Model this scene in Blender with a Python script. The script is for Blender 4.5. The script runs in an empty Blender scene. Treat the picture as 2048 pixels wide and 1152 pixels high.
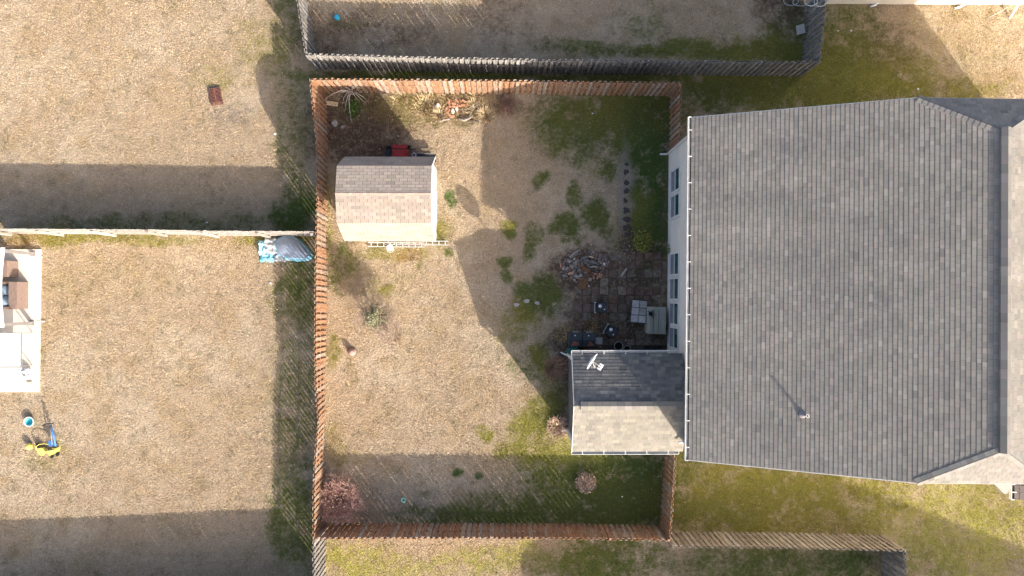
import bpy, math, random
import numpy as np
from mathutils import Vector, Matrix

random.seed(7)
rng = np.random.default_rng(7)
scene = bpy.context.scene
COL = scene.collection
R = math.radians

# ------------------------------------------------------------------ camera
FPX, CAMZ = 1365.0, 31.0
NX, NY = 1010.0, 590.0            # pixel of the point straight below the camera
W0, H0 = 2048, 1152
_n = math.sqrt((NX-1024)**2 + (NY-576)**2 + FPX**2)
_rz, _uz = (1024-NX)/_n, (NY-576)/_n
_ca = math.sqrt(1-_rz*_rz)
CR = Vector((_ca, 0, _rz))
_ux = -_uz*_rz/_ca
CU = Vector((_ux, math.sqrt(1-_ux*_ux-_uz*_uz), _uz))
CB = CR.cross(CU)
cam_d = bpy.data.cameras.new('camera')
cam = bpy.data.objects.new('camera', cam_d)
COL.objects.link(cam)
cam.matrix_world = Matrix(((CR.x, CU.x, CB.x, 0), (CR.y, CU.y, CB.y, 0), (CR.z, CU.z, CB.z, CAMZ), (0, 0, 0, 1)))
cam_d.sensor_fit = 'HORIZONTAL'
cam_d.sensor_width = 36.0
cam_d.lens = 36.0*FPX/W0
cam_d.clip_start = 0.5
cam_d.clip_end = 2000
scene.camera = cam
scene.render.resolution_x, scene.render.resolution_y = 1024, 576

def G(px, py, z=0.0):
    """point at height z seen at photograph pixel (px, py)"""
    d = CR*((px-W0/2)/FPX) - CU*((py-H0/2)/FPX) - CB
    t = (z-CAMZ)/d.z
    return Vector((d.x*t, d.y*t, z))

# ------------------------------------------------------------------ light
SUN_EL = 25.0
SDX, SDY = 0.597, -0.802          # horizontal direction towards the sun
ce, se = math.cos(R(SUN_EL)), math.sin(R(SUN_EL))
to_sun = Vector((SDX*ce, SDY*ce, se))
world = bpy.data.worlds.new('World')
scene.world = world
world.use_nodes = True
wn = world.node_tree
sky = wn.nodes.new('ShaderNodeTexSky')
sky.sky_type = 'NISHITA'
sky.sun_disc = False
sky.sun_elevation = R(SUN_EL)
sky.sun_rotation = math.atan2(SDX, SDY)
sky.air_density = 0.8
sky.dust_density = 4.2
sky.ozone_density = 0.8
bg = wn.nodes['Background']
wn.links.new(sky.outputs[0], bg.inputs[0])
bg.inputs[1].default_value = 0.15
sl = bpy.data.lights.new('sun', 'SUN')
sl.energy = 3.9
sl.angle = R(0.55)
sl.color = (1.0, 0.92, 0.80)
so = bpy.data.objects.new('sun', sl)
COL.objects.link(so)
so.rotation_euler = to_sun.to_track_quat('Z', 'Y').to_euler()
so.location = (20, -30, 40)
scene.view_settings.view_transform = 'Standard'
scene.view_settings.look = 'None'
scene.view_settings.gamma = 1.0
scene.view_settings.exposure = 1.12
scene.view_settings.use_curve_mapping = False

# ------------------------------------------------------------------ materials
def _nodes(name):
    m = bpy.data.materials.new(name)
    m.use_nodes = True
    nt = m.node_tree
    b = nt.nodes['Principled BSDF']
    return m, nt, b

def nmat(name, ca, cb=None, scale=6.0, rough=0.85, bump=0.0, bscale=40.0, rnd=0.0, metal=0.0,
         stretch=(1, 1, 1), attr=None, spec=0.3, detail=5.0, ramp=None, lo=0.35, hi=0.65, bdist=0.02):
    """two-tone noisy surface; rnd = brightness spread between objects; ramp = object-random palette"""
    m, nt, b = _nodes(name)
    N, L = nt.nodes, nt.links
    cb = cb or tuple(c*0.8 for c in ca)
    tc = N.new('ShaderNodeTexCoord')
    oi = N.new('ShaderNodeObjectInfo')
    off = N.new('ShaderNodeVectorMath'); off.operation = 'MULTIPLY_ADD'
    L.new(tc.outputs['Object'], off.inputs[0])
    off.inputs[1].default_value = stretch
    mul = N.new('ShaderNodeMath'); mul.operation = 'MULTIPLY'; mul.inputs[1].default_value = 37.0
    L.new(oi.outputs['Random'], mul.inputs[0])
    L.new(mul.outputs[0], off.inputs[2])
    nz = N.new('ShaderNodeTexNoise')
    nz.inputs['Scale'].default_value = scale
    nz.inputs['Detail'].default_value = detail
    L.new(off.outputs[0], nz.inputs['Vector'])
    mr = N.new('ShaderNodeMapRange')
    mr.inputs['From Min'].default_value = lo
    mr.inputs['From Max'].default_value = hi
    L.new(nz.outputs['Fac'], mr.inputs['Value'])
    mix = N.new('ShaderNodeMix'); mix.data_type = 'RGBA'
    L.new(mr.outputs[0], mix.inputs[0])
    mix.inputs[6].default_value = (*ca, 1)
    mix.inputs[7].default_value = (*cb, 1)
    out = mix.outputs[2]
    if ramp:
        cr = N.new('ShaderNodeValToRGB')
        el = cr.color_ramp.elements
        while len(el) < len(ramp):
            el.new(0.5)
        for i, (p, c) in enumerate(ramp):
            el[i].position = p
            el[i].color = (*c, 1)
        L.new(oi.outputs['Random'], cr.inputs[0])
        m2 = N.new('ShaderNodeMix'); m2.data_type = 'RGBA'; m2.blend_type = 'MULTIPLY'
        m2.inputs[0].default_value = 1.0
        L.new(cr.outputs[0], m2.inputs[6]); L.new(out, m2.inputs[7])
        out = m2.outputs[2]
    if attr:
        at = N.new('ShaderNodeAttribute'); at.attribute_name = attr
        m3 = N.new('ShaderNodeMix'); m3.data_type = 'RGBA'; m3.blend_type = 'MULTIPLY'
        m3.inputs[0].default_value = 1.0
        L.new(at.outputs['Color'], m3.inputs[6]); L.new(out, m3.inputs[7])
        out = m3.outputs[2]
    if rnd:
        mm = N.new('ShaderNodeMapRange')
        mm.inputs['To Min'].default_value = 1-rnd
        mm.inputs['To Max'].default_value = 1+rnd
        L.new(oi.outputs['Random'], mm.inputs['Value'])
        m4 = N.new('ShaderNodeVectorMath'); m4.operation = 'SCALE'
        L.new(out, m4.inputs[0]); L.new(mm.outputs[0], m4.inputs['Scale'])
        out = m4.outputs[0]
    L.new(out, b.inputs['Base Color'])
    b.inputs['Roughness'].default_value = rough
    b.inputs['Metallic'].default_value = metal
    b.inputs['Specular IOR Level'].default_value = spec
    if bump:
        n2 = N.new('ShaderNodeTexNoise')
        n2.inputs['Scale'].default_value = bscale
        n2.inputs['Detail'].default_value = 4
        L.new(off.outputs[0], n2.inputs['Vector'])
        bp = N.new('ShaderNodeBump')
        bp.inputs['Strength'].default_value = bump
        bp.inputs['Distance'].default_value = bdist
        L.new(n2.outputs['Fac'], bp.inputs['Height'])
        L.new(bp.outputs[0], b.inputs['Normal'])
    return m

M = {}
M['white'] = nmat('white_paint', (.78, .77, .74), (.66, .65, .62), 3, .5, rnd=.03)
M['siding'] = nmat('pale_vinyl_siding', (.80, .755, .67), (.72, .675, .60), 1.5, .6, .1, 30)
M['wall_dark'] = nmat('grey_siding', (.16, .16, .155), (.11, .11, .11), 3, .7)
M['deck'] = nmat('roof_underlay', (.045, .043, .042), (.03, .03, .03), 8, .95)
M['shingle_h'] = nmat('grey_asphalt_shingle', (.84, .835, .83), (1.13, 1.10, 1.05), 0.5, .93, .55, 130, stretch=(.7, 2.0, 1), lo=.3, hi=.7, attr='Col', detail=8, bdist=.006)
M['shingle_s'] = nmat('weathered_shingle', (.78, .78, .78), (1.1, 1.08, 1.04), 0.9, .93, .5, 130, attr='Col', detail=8, bdist=.006)
M['shingle_t'] = nmat('tan_shingle', (.9, .9, .9), (1.1, 1.08, 1.06), 1.2, .93, .5, 130, attr='Col', detail=8, bdist=.006)
M['glass'] = nmat('window_glass', (.012, .075, .07), (.02, .10, .09), 1.0, .12, spec=.5)
M['screen'] = nmat('insect_screen', (.20, .20, .24), (.26, .26, .30), 2, .6)
M['wood_o'] = nmat('stained_pine', (1, 1, 1), (.55, .5, .48), 2.2, .8, .3, 60, stretch=(9, 9, 1.1), detail=6,
                   ramp=[(0.0, (.40, .215, .115)), (.3, (.47, .27, .16)), (.52, (.40, .235, .145)), (.75, (.46, .335, .24)), (1.0, (.47, .405, .34))])
M['wood_g'] = nmat('silvered_pine', (1, 1, 1), (.42, .42, .44), 2.2, .85, .3, 60, stretch=(9, 9, 1.1), detail=6,
                   ramp=[(0.0, (.26, .245, .23)), (.5, (.34, .315, .285)), (1.0, (.42, .39, .35))])
M['wood_b'] = nmat('dull_brown_pine', (1, 1, 1), (.5, .5, .5), 2.2, .85, .3, 60, stretch=(9, 9, 1.1), detail=6,
                   ramp=[(0.0, (.27, .22, .17)), (.5, (.35, .29, .22)), (1.0, (.40, .36, .31))])
M['wood_w'] = nmat('bleached_pine', (1, 1, 1), (.7, .68, .66), 2.2, .85, .3, 60, stretch=(9, 9, 1.1), detail=6,
                   ramp=[(0.0, (.42, .38, .34)), (.5, (.50, .46, .42)), (1.0, (.58, .55, .51))])
M['concrete'] = nmat('pale_concrete', (.60, .55, .48), (.66, .61, .54), 1.2, .9, .15, 60)
M['paver'] = nmat('mossy_paver', (1, 1, 1), (.62, .6, .46), 5, .95, .6, 40, lo=.42, hi=.62,
                  ramp=[(0, (.165, .11, .09)), (.4, (.21, .135, .112)), (.7, (.165, .13, .105)), (1, (.27, .225, .18))])
M['stone_dark'] = nmat('dark_stepping_stone', (.055, .045, .042), (.08, .065, .058), 9, .95, .5, 40)
M['stone_grey'] = nmat('grey_stone', (.35, .30, .25), (.21, .18, .155), 6, .9, .6, 25, rnd=.3)
M['brick'] = nmat('red_brick', (.42, .18, .10), (.5, .27, .17), 8, .9, .4, 50, rnd=.25)
M['bark'] = nmat('pale_dead_wood', (.42, .36, .30), (.30, .25, .21), 8, .9, .4, 40, rnd=.2)
M['bark_dark'] = nmat('grey_log', (.20, .18, .165), (.13, .115, .105), 8, .9, .5, 30, rnd=.3)
M['rotwood'] = nmat('rusty_orange_wood', (.24, .12, .055), (.16, .085, .045), 7, .9, .4, 40, rnd=.2)
M['lumber'] = nmat('fresh_lumber', (.62, .48, .30), (.54, .41, .26), 6, .8, rnd=.1)
M['black'] = nmat('black_plastic', (.012, .013, .015), (.022, .023, .026), 4, .5)
M['char'] = nmat('charcoal_metal', (.035, .042, .047), (.05, .055, .058), 4, .55)
M['red'] = nmat('red_paint', (.34, .03, .025), (.22, .022, .02), 5, .6)
M['rubber'] = nmat('tyre_rubber', (.015, .015, .016), (.03, .03, .03), 8, .9)
M['alu'] = nmat('aluminium', (.60, .58, .54), (.50, .48, .45), 5, .5, metal=.25)
M['wplastic'] = nmat('white_plastic', (.85, .85, .85), (.78, .78, .78), 4, .4)
M['tile_a'] = nmat('grey_tile', (.50, .47, .45), (.38, .355, .34), 9, .7, .2, 60, rnd=.28)
M['cover'] = nmat('grey_vinyl_cover', (.42, .40, .33), (.33, .32, .265), 3, .65, .4, 9, bdist=.05, stretch=(3, .6, 1))
M['teal'] = nmat('teal_plastic', (.03, .16, .14), (.05, .20, .18), 4, .6)
M['pot_rim'] = nmat('grey_rim', (.33, .33, .32), (.24, .24, .23), 6, .7)
M['soil'] = nmat('dark_soil', (.022, .018, .015), (.035, .028, .022), 12, 1.0, .6, 40)
M['rust'] = nmat('rust', (.24, .085, .05), (.34, .13, .08), 10, .9, .3, 50)
M['grate'] = nmat('red_brown_grate', (.19, .085, .068), (.14, .06, .05), 8, .8, .2, 60)
M['slate_fabric'] = nmat('slate_blue_fabric', (.24, .285, .36), (.28, .33, .41), 3, .75, .3, 6, bdist=.04)
M['sky_fabric'] = nmat('sky_blue_fabric', (.20, .52, .68), (.52, .74, .82), 3, .6, .4, 7, bdist=.04, lo=.45, hi=.6)
M['silver_fabric'] = nmat('silver_fabric', (.52, .53, .55), (.30, .31, .33), 5, .5, .6, 7, bdist=.05)
M['yellow'] = nmat('yellow_plastic', (.78, .68, .10), (.82, .74, .22), 4, .45)
M['blue'] = nmat('blue_tube', (.06, .17, .42), (.08, .22, .5), 4, .45)
M['aqua'] = nmat('aqua_plastic', (.05, .46, .52), (.04, .38, .44), 4, .45)
M['bball'] = nmat('blue_ball', (.03, .36, .52), (.04, .42, .60), 4, .4)
M['mint'] = nmat('mint_plastic', (.38, .72, .60), (.34, .66, .55), 4, .5)
M['terra'] = nmat('terracotta', (.36, .25, .21), (.29, .2, .17), 6, .85, .2, 30)
M['wicker'] = nmat('brown_wicker', (.27, .195, .165), (.19, .135, .115), 30, .8, .6, 60, stretch=(1, .3, 1))
M['cushion'] = nmat('blue_grey_cushion', (.17, .25, .34), (.22, .31, .40), 3, .85, .3, 6, bdist=.04)
M['canvas'] = nmat('white_canvas', (.86, .86, .88), (.80, .80, .83), 2, .8, .2, 4)
M['tglass'] = nmat('frosted_table_glass', (.62, .66, .66), (.58, .62, .63), 2, .25)
M['grey_metal'] = nmat('grey_metal', (.27, .25, .24), (.22, .2, .2), 4, .5)
M['cloth_w'] = nmat('white_cloth', (.82, .82, .84), (.6, .6, .65), 6, .9, .6, 10, bdist=.05)
M['hose'] = nmat('pale_hose', (.58, .64, .62), (.5, .55, .55), 6, .5)
M['board'] = nmat('beige_board', (.42, .39, .34), (.36, .33, .29), 6, .85)
M['ppaper'] = nmat('white_scrap', (.82, .82, .80), (.7, .7, .7), 8, .8)
M['seam'] = nmat('cover_seam', (.05, .05, .045), (.07, .07, .06), 6, .9)

def leafmat(name, ca, cb):
    m, nt, b = _nodes(name)
    at = nt.nodes.new('ShaderNodeAttribute'); at.attribute_name = 'Col'
    nt.links.new(at.outputs['Color'], b.inputs['Base Color'])
    b.inputs['Roughness'].default_value = .8
    b.inputs['Specular IOR Level'].default_value = .15
    return m
M['foliage'] = leafmat('foliage', None, None)

# ------------------------------------------------------------------ mesh helpers
class MB:
    def __init__(s):
        s.v, s.f, s.c = [], [], []      # c: colour per face (optional)
    def add(s, vs, fs, col=None):
        o = len(s.v)
        s.v.extend([tuple(v) for v in vs])
        s.f.extend([tuple(i+o for i in f) for f in fs])
        if col is not None:
            s.c.extend([col]*len(fs))
    def box(s, c, d, rz=0.0, mat=None, col=None):
        hx, hy, hz = d[0]/2, d[1]/2, d[2]/2
        vs = [Vector((x, y, z)) for z in (-hz, hz) for y in (-hy, hy) for x in (-hx, hx)]
        if mat is None:
            mat = Matrix.Rotation(rz, 3, 'Z')
        c = Vector(c)
        s.add([mat @ v + c for v in vs],
              [(0, 2, 3, 1), (4, 5, 7, 6), (0, 1, 5, 4), (2, 6, 7, 3), (0, 4, 6, 2), (1, 3, 7, 5)], col)
        return s
    def bar(s, p, q, w, h, up=(0, 0, 1), col=None):
        """box from p to q with section w x h"""
        p, q = Vector(p), Vector(q)
        d = q-p
        if d.length < 1e-6:
            return s
        a = d.normalized()
        u = Vector(up)
        if abs(a.dot(u)) > .98:
            u = Vector((0, 1, 0))
        sd = a.cross(u).normalized()
        u = sd.cross(a)
        m = Matrix((sd, a, u)).transposed()
        return s.box((p+q)/2, (w, d.length, h), mat=m, col=col)
    def tube(s, pts, r, n=6, cap=True, col=None):
        pts = [Vector(p) for p in pts]
        rr = r if isinstance(r, (list, tuple)) else [r]*len(pts)
        vs, fs = [], []
        prev = None
        for i, p in enumerate(pts):
            a = pts[max(0, i-1)]; b = pts[min(len(pts)-1, i+1)]
            t = (b-a).normalized()
            if prev is None:
                prev = Vector((0, 0, 1)) if abs(t.z) < .9 else Vector((1, 0, 0))
            u = (prev - t*prev.dot(t))
            u = u.normalized() if u.length > 1e-4 else t.orthogonal().normalized()
            w = t.cross(u)
            prev = u
            for k in range(n):
                an = 2*math.pi*k/n
                vs.append(p + (u*math.cos(an) + w*math.sin(an))*rr[i])
        for i in range(len(pts)-1):
            for k in range(n):
                a, b = i*n+k, i*n+(k+1) % n
                fs.append((a, b, b+n, a+n))
        if cap:
            fs.append(tuple(range(n-1, -1, -1)))
            fs.append(tuple(range((len(pts)-1)*n, len(pts)*n)))
        s.add(vs, fs, col)
        return s
    def lathe(s, c, prof, n=20, mat=None, col=None):
        c = Vector(c)
        vs, fs = [], []
        for r, z in prof:
            for k in range(n):
                an = 2*math.pi*k/n
                v = Vector((r*math.cos(an), r*math.sin(an), z))
                vs.append((mat @ v if mat else v) + c)
        for i in range(len(prof)-1):
            for k in range(n):
                a, b = i*n+k, i*n+(k+1) % n
                fs.append((a, b, b+n, a+n))
        s.add(vs, fs, col)
        return s
    def ball(s, c, r, n=14, m=9, jit=0.0, mat=None, col=None):
        rx, ry, rz = r if isinstance(r, (tuple, list)) else (r, r, r)
        vs, fs = [], []
        for i in range(m+1):
            ph = math.pi*i/m
            for k in range(n):
                an = 2*math.pi*k/n
                q = 1 + random.uniform(-jit, jit)
                v = Vector((rx*math.sin(ph)*math.cos(an)*q, ry*math.sin(ph)*math.sin(an)*q, -rz*math.cos(ph)*q))
                vs.append((mat @ v if mat else v) + Vector(c))
        for i in range(m):
            for k in range(n):
                a, b = i*n+k, i*n+(k+1) % n
                fs.append((a, b, b+n, a+n))
        s.add(vs, fs, col)
        return s
    def prism(s, poly, z0, z1, col=None):
        """vertical prism over a ccw polygon of (x,y)"""
        n = len(poly)
        vs = [(x, y, z0) for x, y in poly] + [(x, y, z1) for x, y in poly]
        fs = [tuple(range(n-1, -1, -1)), tuple(range(n, 2*n))]
        fs += [(i, (i+1) % n, (i+1) % n+n, i+n) for i in range(n)]
        s.add(vs, fs, col)
        return s

def tag(o, label=None, cat=None, group=None, kind=None):
    if label: o['label'] = label
    if cat: o['category'] = cat
    if group: o['group'] = group
    if kind: o['kind'] = kind
    return o

def root(name, loc, label, cat, group=None, rz=0.0):
    o = bpy.data.objects.new(name, None)
    o.empty_display_size = .3
    COL.objects.link(o)
    o.location = loc
    o.rotation_euler = (0, 0, rz)
    return tag(o, label, cat, group)

def mesh_from(name, mb, mat, smooth=False, shift=None):
    me = bpy.data.meshes.new(name)
    vs = mb.v
    if shift is not None:
        sx, sy, sz = shift
        vs = [(x-sx, y-sy, z-sz) for x, y, z in vs]
    me.from_pydata(vs, [], mb.f)
    if mb.c and len(mb.c) == len(mb.f):
        at = me.attributes.new('Col', 'FLOAT_COLOR', 'FACE')
        at.data.foreach_set('color', np.array([(*c[:3], 1.0) for c in mb.c], dtype=np.float32).ravel())
    if mat is not None:
        me.materials.append(M[mat] if isinstance(mat, str) else mat)
    if smooth:
        me.polygons.foreach_set('use_smooth', [True]*len(me.polygons))
    me.update()
    return me

def part(name, mb, mat, parent, smooth=False, local=False, abs_parent=None, kind=None, label=None):
    """mesh child; mb in world coordinates unless local (parent's own frame)"""
    xs = np.array(mb.v)
    base = Vector((*((xs[:, :2].min(0)+xs[:, :2].max(0))/2), xs[:, 2].min()))
    me = mesh_from(name, mb, mat, smooth, base)
    o = bpy.data.objects.new(name, me)
    COL.objects.link(o)
    o.parent = parent
    if local:
        o.location = base
    else:
        off = Vector((0, 0, 0))
        p = parent
        while p is not None:
            off += p.location
            p = p.parent
        o.location = base - off
    if local and parent.get('_lb'):
        pass
    if kind: o['kind'] = kind
    if label: o['label'] = label
    return o

def single(name, mb, mat, label, cat, group=None, smooth=False, kind=None):
    xs = np.array(mb.v)
    base = Vector((*((xs[:, :2].min(0)+xs[:, :2].max(0))/2), xs[:, 2].min()))
    o = bpy.data.objects.new(name, mesh_from(name, mb, mat, smooth, base))
    COL.objects.link(o)
    o.location = base
    return tag(o, label, cat, group, kind)

def clip_poly(poly, conv):
    """clip polygon by convex ccw polygon (2d)"""
    out = poly
    n = len(conv)
    for i in range(n):
        ax, ay = conv[i]; bx, by = conv[(i+1) % n]
        ex, ey = bx-ax, by-ay
        inp, out = out, []
        if not inp:
            return []
        for j in range(len(inp)):
            p, q = inp[j-1], inp[j]
            dp = ex*(p[1]-ay) - ey*(p[0]-ax)
            dq = ex*(q[1]-ay) - ey*(q[0]-ax)
            if dp >= 0:
                if dq >= 0:
                    out.append(q)
                else:
                    t = dp/(dp-dq)
                    out.append((p[0]+(q[0]-p[0])*t, p[1]+(q[1]-p[1])*t))
            elif dq >= 0:
                t = dp/(dp-dq)
                out.append((p[0]+(q[0]-p[0])*t, p[1]+(q[1]-p[1])*t))
                out.append(q)
    return out

def area2(poly):
    return abs(sum(poly[i-1][0]*poly[i][1]-poly[i][0]*poly[i-1][1] for i in range(len(poly))))/2

def gen_shingles(O, U, V, poly, expo, wr, colf, t0=.004, t1=.012, gap=.006):
    """list of (verts, faces, colour, area); O,U,V vectors of the plane, poly convex ccw in (u,v)"""
    O, U, V = Vector(O), Vector(U).normalized(), Vector(V).normalized()
    Nn = U.cross(V).normalized()
    us = [p[0] for p in poly]; vs_ = [p[1] for p in poly]
    u0, u1, v0, v1 = min(us), max(us), min(vs_), max(vs_)
    out = []
    k = 0
    v = v0
    while v < v1:
        u = u0 - random.uniform(0, wr[1])
        if wr[0] == wr[1]:
            u = u0 - (wr[0]/2 if k % 2 else 0) - .02*random.random()
        while u < u1:
            w = random.uniform(*wr)
            q = clip_poly([(u+gap/2, v), (u+w-gap/2, v), (u+w-gap/2, v+expo+.004), (u+gap/2, v+expo+.004)], poly)
            if len(q) >= 3 and area2(q) > 2e-4:
                n = len(q)
                jt = random.uniform(-.0015, .002)
                top = [O+U*a+V*b+Nn*(t0+(t1-t0)*(1-(b-v)/expo)+jt*(1-(b-v)/expo)) for a, b in q]
                bot = [O+U*a+V*b-Nn*.002 for a, b in q]
                fs = [tuple(range(n))] + [(i+n, (i+1) % n+n, (i+1) % n, i) for i in range(n)]
                out.append((top+bot, fs, colf(u, v), area2(q)))
            u += w
        v += expo
        k += 1
    return out

def place_shingles(lst, mat, parent, n_ind, score, name='shingle', stuff_name='shingle_field'):
    lst = sorted(lst, key=score, reverse=True)
    for vs, fs, c, a in lst[:n_ind]:
        mb = MB(); mb.add(vs, fs, c)
        part(name, mb, mat, parent, local=True)
    if len(lst) > n_ind:
        mb = MB()
        for vs, fs, c, a in lst[n_ind:]:
            mb.add(vs, fs, c)
        part(stuff_name, mb, mat, parent, local=True, kind='stuff')

def jit(c, s=.08, h=.02):
    k = 1+random.gauss(0, s)
    return tuple(max(.01, x*k*(1+random.gauss(0, h))) for x in c)

# ------------------------------------------------------------------ ground
_tabs = [rng.random((256, 256)).astype(np.float32) for _ in range(6)]
def vnoise(x, y, k=0):
    t = _tabs[k % 6]
    xi, yi = np.floor(x).astype(int), np.floor(y).astype(int)
    fx, fy = x-xi, y-yi
    fx, fy = fx*fx*(3-2*fx), fy*fy*(3-2*fy)
    a, b = t[yi % 256, xi % 256], t[yi % 256, (xi+1) % 256]
    c, d = t[(yi+1) % 256, xi % 256], t[(yi+1) % 256, (xi+1) % 256]
    return (a*(1-fx)+b*fx)*(1-fy) + (c*(1-fx)+d*fx)*fy
def fbm(x, y, s, o=4, k=0):
    v, a, n = 0, 1.0, 0
    for i in range(o):
        v = v+a*vnoise(x*s+17.3*i+91*k, y*s+7.7*i+33*k, i+k); n += a; a *= .55; s *= 2.03
    return v/n
def sst(a, b, x):
    t = np.clip((x-a)/(b-a), 0, 1)
    return t*t*(3-2*t)

TAN = np.array((.455, .348, .235)); PALE = np.array((.505, .402, .285)); OCH = np.array((.415, .308, .185))
GRN = (.135, .148, .043); LUSH = (.085, .124, .034); OLV = (.24, .215, .05); YEL = (.36, .33, .085)
DIRT = (.15, .10, .068); DARK = (.125, .093, .07); GREY = (.25, .21, .175); RUS = (.30, .15, .06); MOSS = (.14, .155, .04)
# cx, cy, rx, ry (photograph pixels on the ground), colour, strength
PATCH = [
 # west of the yard fence
 (592, 300, 48, 170, GRN, .45), (590, 420, 60, 45, LUSH, .75), (300, 448, 320, 22, GRN, .45), (590, 760, 50, 330, MOSS, .4),
 (600, 560, 40, 80, GRN, .6), (590, 1040, 60, 90, GRN, .7), (570, 40, 40, 100, GRN, .5), (40, 485, 45, 18, RUS, .45), (200, 478, 220, 14, OLV, .6),
 (110, 478, 40, 22, OLV, .6), (560, 478, 90, 10, OLV, .7), (200, 565, 200, 60, OLV, .16), (430, 150, 60, 30, OLV, .35), (450, 240, 60, 40, GREY, .35), (520, 90, 60, 70, OLV, .35),
 # between the two north fences
 (900, 152, 340, 14, MOSS, .95), (1250, 152, 160, 18, GRN, .95), (1480, 165, 140, 26, GRN, .7), (620, 150, 40, 20, GRN, .6),
 # inside the yard, north-east
 (1215, 235, 165, 62, GRN, .95), (1250, 215, 110, 50, OLV, .6), (1290, 300, 45, 120, LUSH, .9), (1300, 420, 45, 120, LUSH, .95), (1270, 440, 35, 60, OLV, .55),
 (1150, 300, 70, 30, GRN, .55), (1120, 290, 20, 22, GRN, .7), (1088, 362, 20, 17, GRN, .75), (1150, 385, 14, 34, GRN, .8), (1135, 458, 36, 28, GRN, .95),
 (1192, 432, 28, 44, GRN, .9), (1190, 330, 30, 20, OLV, .35), (1222, 330, 18, 30, GRN, .7), (1230, 470, 30, 35, GRN, .45), (1016, 455, 19, 18, OLV, .95), (1020, 466, 15, 10, GRN, .9), (1010, 520, 16, 12, GRN, .95),
 (1015, 548, 12, 18, GRN, .9), (1068, 470, 22, 20, GRN, .6), (1058, 500, 14, 22, GRN, .7), (1075, 580, 48, 36, GRN, .85), (1050, 620, 40, 26, OLV, .7),
 (1090, 620, 30, 26, GRN, .7), (1030, 655, 40, 30, OLV, .4), (1110, 655, 30, 22, RUS, .25), (1080, 712, 26, 34, OLV, .9), (1050, 730, 30, 30, MOSS, .5), (1110, 770, 36, 50, OLV, .6), (1085, 830, 48, 46, OLV, .85),
 (1100, 800, 30, 60, GRN, .6), (1060, 880, 60, 40, OLV, .7), (1100, 920, 70, 30, OLV, .8), (965, 862, 20, 15, OLV, .8), (1000, 895, 18, 20, OLV, .6), (1190, 918, 50, 16, YEL, .8),
 (1130, 900, 30, 40, YEL, .5),
 # inside the yard, south
 (1150, 1030, 220, 32, GRN, .9), (1255, 975, 105, 95, LUSH, 1.0), (1200, 1000, 130, 50, GRN, .8), (1120, 965, 100, 40, MOSS, .7), (900, 1035, 130, 22, GRN, .75), (900, 1020, 60, 16, GRN, .5),
 (920, 945, 10, 9, LUSH, .9), (962, 946, 10, 9, LUSH, .9), (850, 985, 14, 10, GRN, .45), (780, 1000, 140, 45, GREY, .25), (1010, 1010, 80, 30, MOSS, .6),
 (690, 915, 60, 16, OLV, .35), (665, 700, 16, 40, OLV, .5), (670, 900, 18, 60, OLV, .35),
 # around the shed
 (907, 400, 17, 22, LUSH, .75), (885, 470, 18, 30, OLV, .6), (655, 440, 12, 80, YEL, .55), (690, 530, 36, 46, GRN, .6), (790, 505, 90, 18, OLV, .5), (815, 512, 30, 14, RUS, .5), (760, 560, 90, 40, OLV, .25),
 (895, 508, 10, 12, GRN, .7), (770, 578, 20, 12, OLV, .6), (838, 532, 10, 12, GRN, .45),
 # north-west corner bed
 (720, 250, 100, 75, DIRT, .95), (690, 215, 60, 40, DARK, .55), (860, 215, 140, 34, OLV, .45), (930, 215, 100, 34, DIRT, .5), (705, 216, 22, 26, GRN, .85),
 (1017, 205, 26, 28, DARK, .5), (760, 325, 100, 30, DIRT, .5),
 # patio and path
 (1245, 610, 105, 115, DARK, .96), (1165, 545, 60, 52, DIRT, .8), (1150, 690, 60, 30, DARK, .6), (1252, 395, 13, 105, (.40, .33, .27), 1.0), (1252, 485, 16, 30, DARK, .7), (1285, 495, 40, 30, DARK, .5), (1330, 400, 8, 120, DARK, .5),
 (1140, 730, 14, 60, DARK, .5), (1128, 800, 20, 60, DIRT, .5),
 # yard to the north
 (1380, 100, 200, 16, GRN, .85), (1570, 80, 50, 60, LUSH, .6), (760, 60, 150, 50, DIRT, .35), (1000, 40, 90, 60, DIRT, .3), (1150, 95, 120, 22, MOSS, .5), (1290, 50, 60, 40, MOSS, .35), (1560, 20, 40, 50, DIRT, .7), (700, 50, 50, 10, GRN, .3),
 (640, 80, 40, 60, DIRT, .35),
 # lawns beside the house
 (1600, 150, 260, 85, OLV, .95), (1690, 70, 90, 90, MOSS, .6), (1560, 190, 200, 40, MOSS, .5), (1900, 90, 150, 110, OLV, .22), (1850, 180, 190, 34, OLV, .6), (1420, 200, 60, 40, GRN, .7), (1780, 90, 60, 50, DIRT, .35),
 (1500, 1000, 170, 90, OLV, .9), (1700, 1000, 150, 80, OLV, .75), (1420, 1040, 90, 40, GRN, .4), (1370, 930, 40, 40, MOSS, .7), (1930, 1060, 160, 130, YEL, .62), (1850, 1120, 80, 60, MOSS, .35), (1990, 1000, 60, 50, OLV, .5),
 # yards to the south
 (700, 1110, 80, 40, YEL, .6), (800, 1140, 200, 40, YEL, .4), (1000, 1110, 100, 30, YEL, .5), (1200, 1120, 130, 50, MOSS, .8), (1250, 1098, 80, 20, GRN, .7), (1550, 1135, 220, 50, GRN, .75), (1700, 1125, 60, 40, LUSH, .6),
 # neighbour's lawn with toys
 (200, 1060, 260, 40, OLV, .12), (80, 920, 60, 30, OLV, .3), (250, 700, 200, 200, OLV, .08),
]
GX0, GX1, GY0, GY1, GS = -26.0, 27.0, -15.0, 16.0, 0.10
gx = np.arange(GX0, GX1+1e-6, GS); gy = np.arange(GY0, GY1+1e-6, GS)
XX, YY = np.meshgrid(gx, gy)
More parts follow.
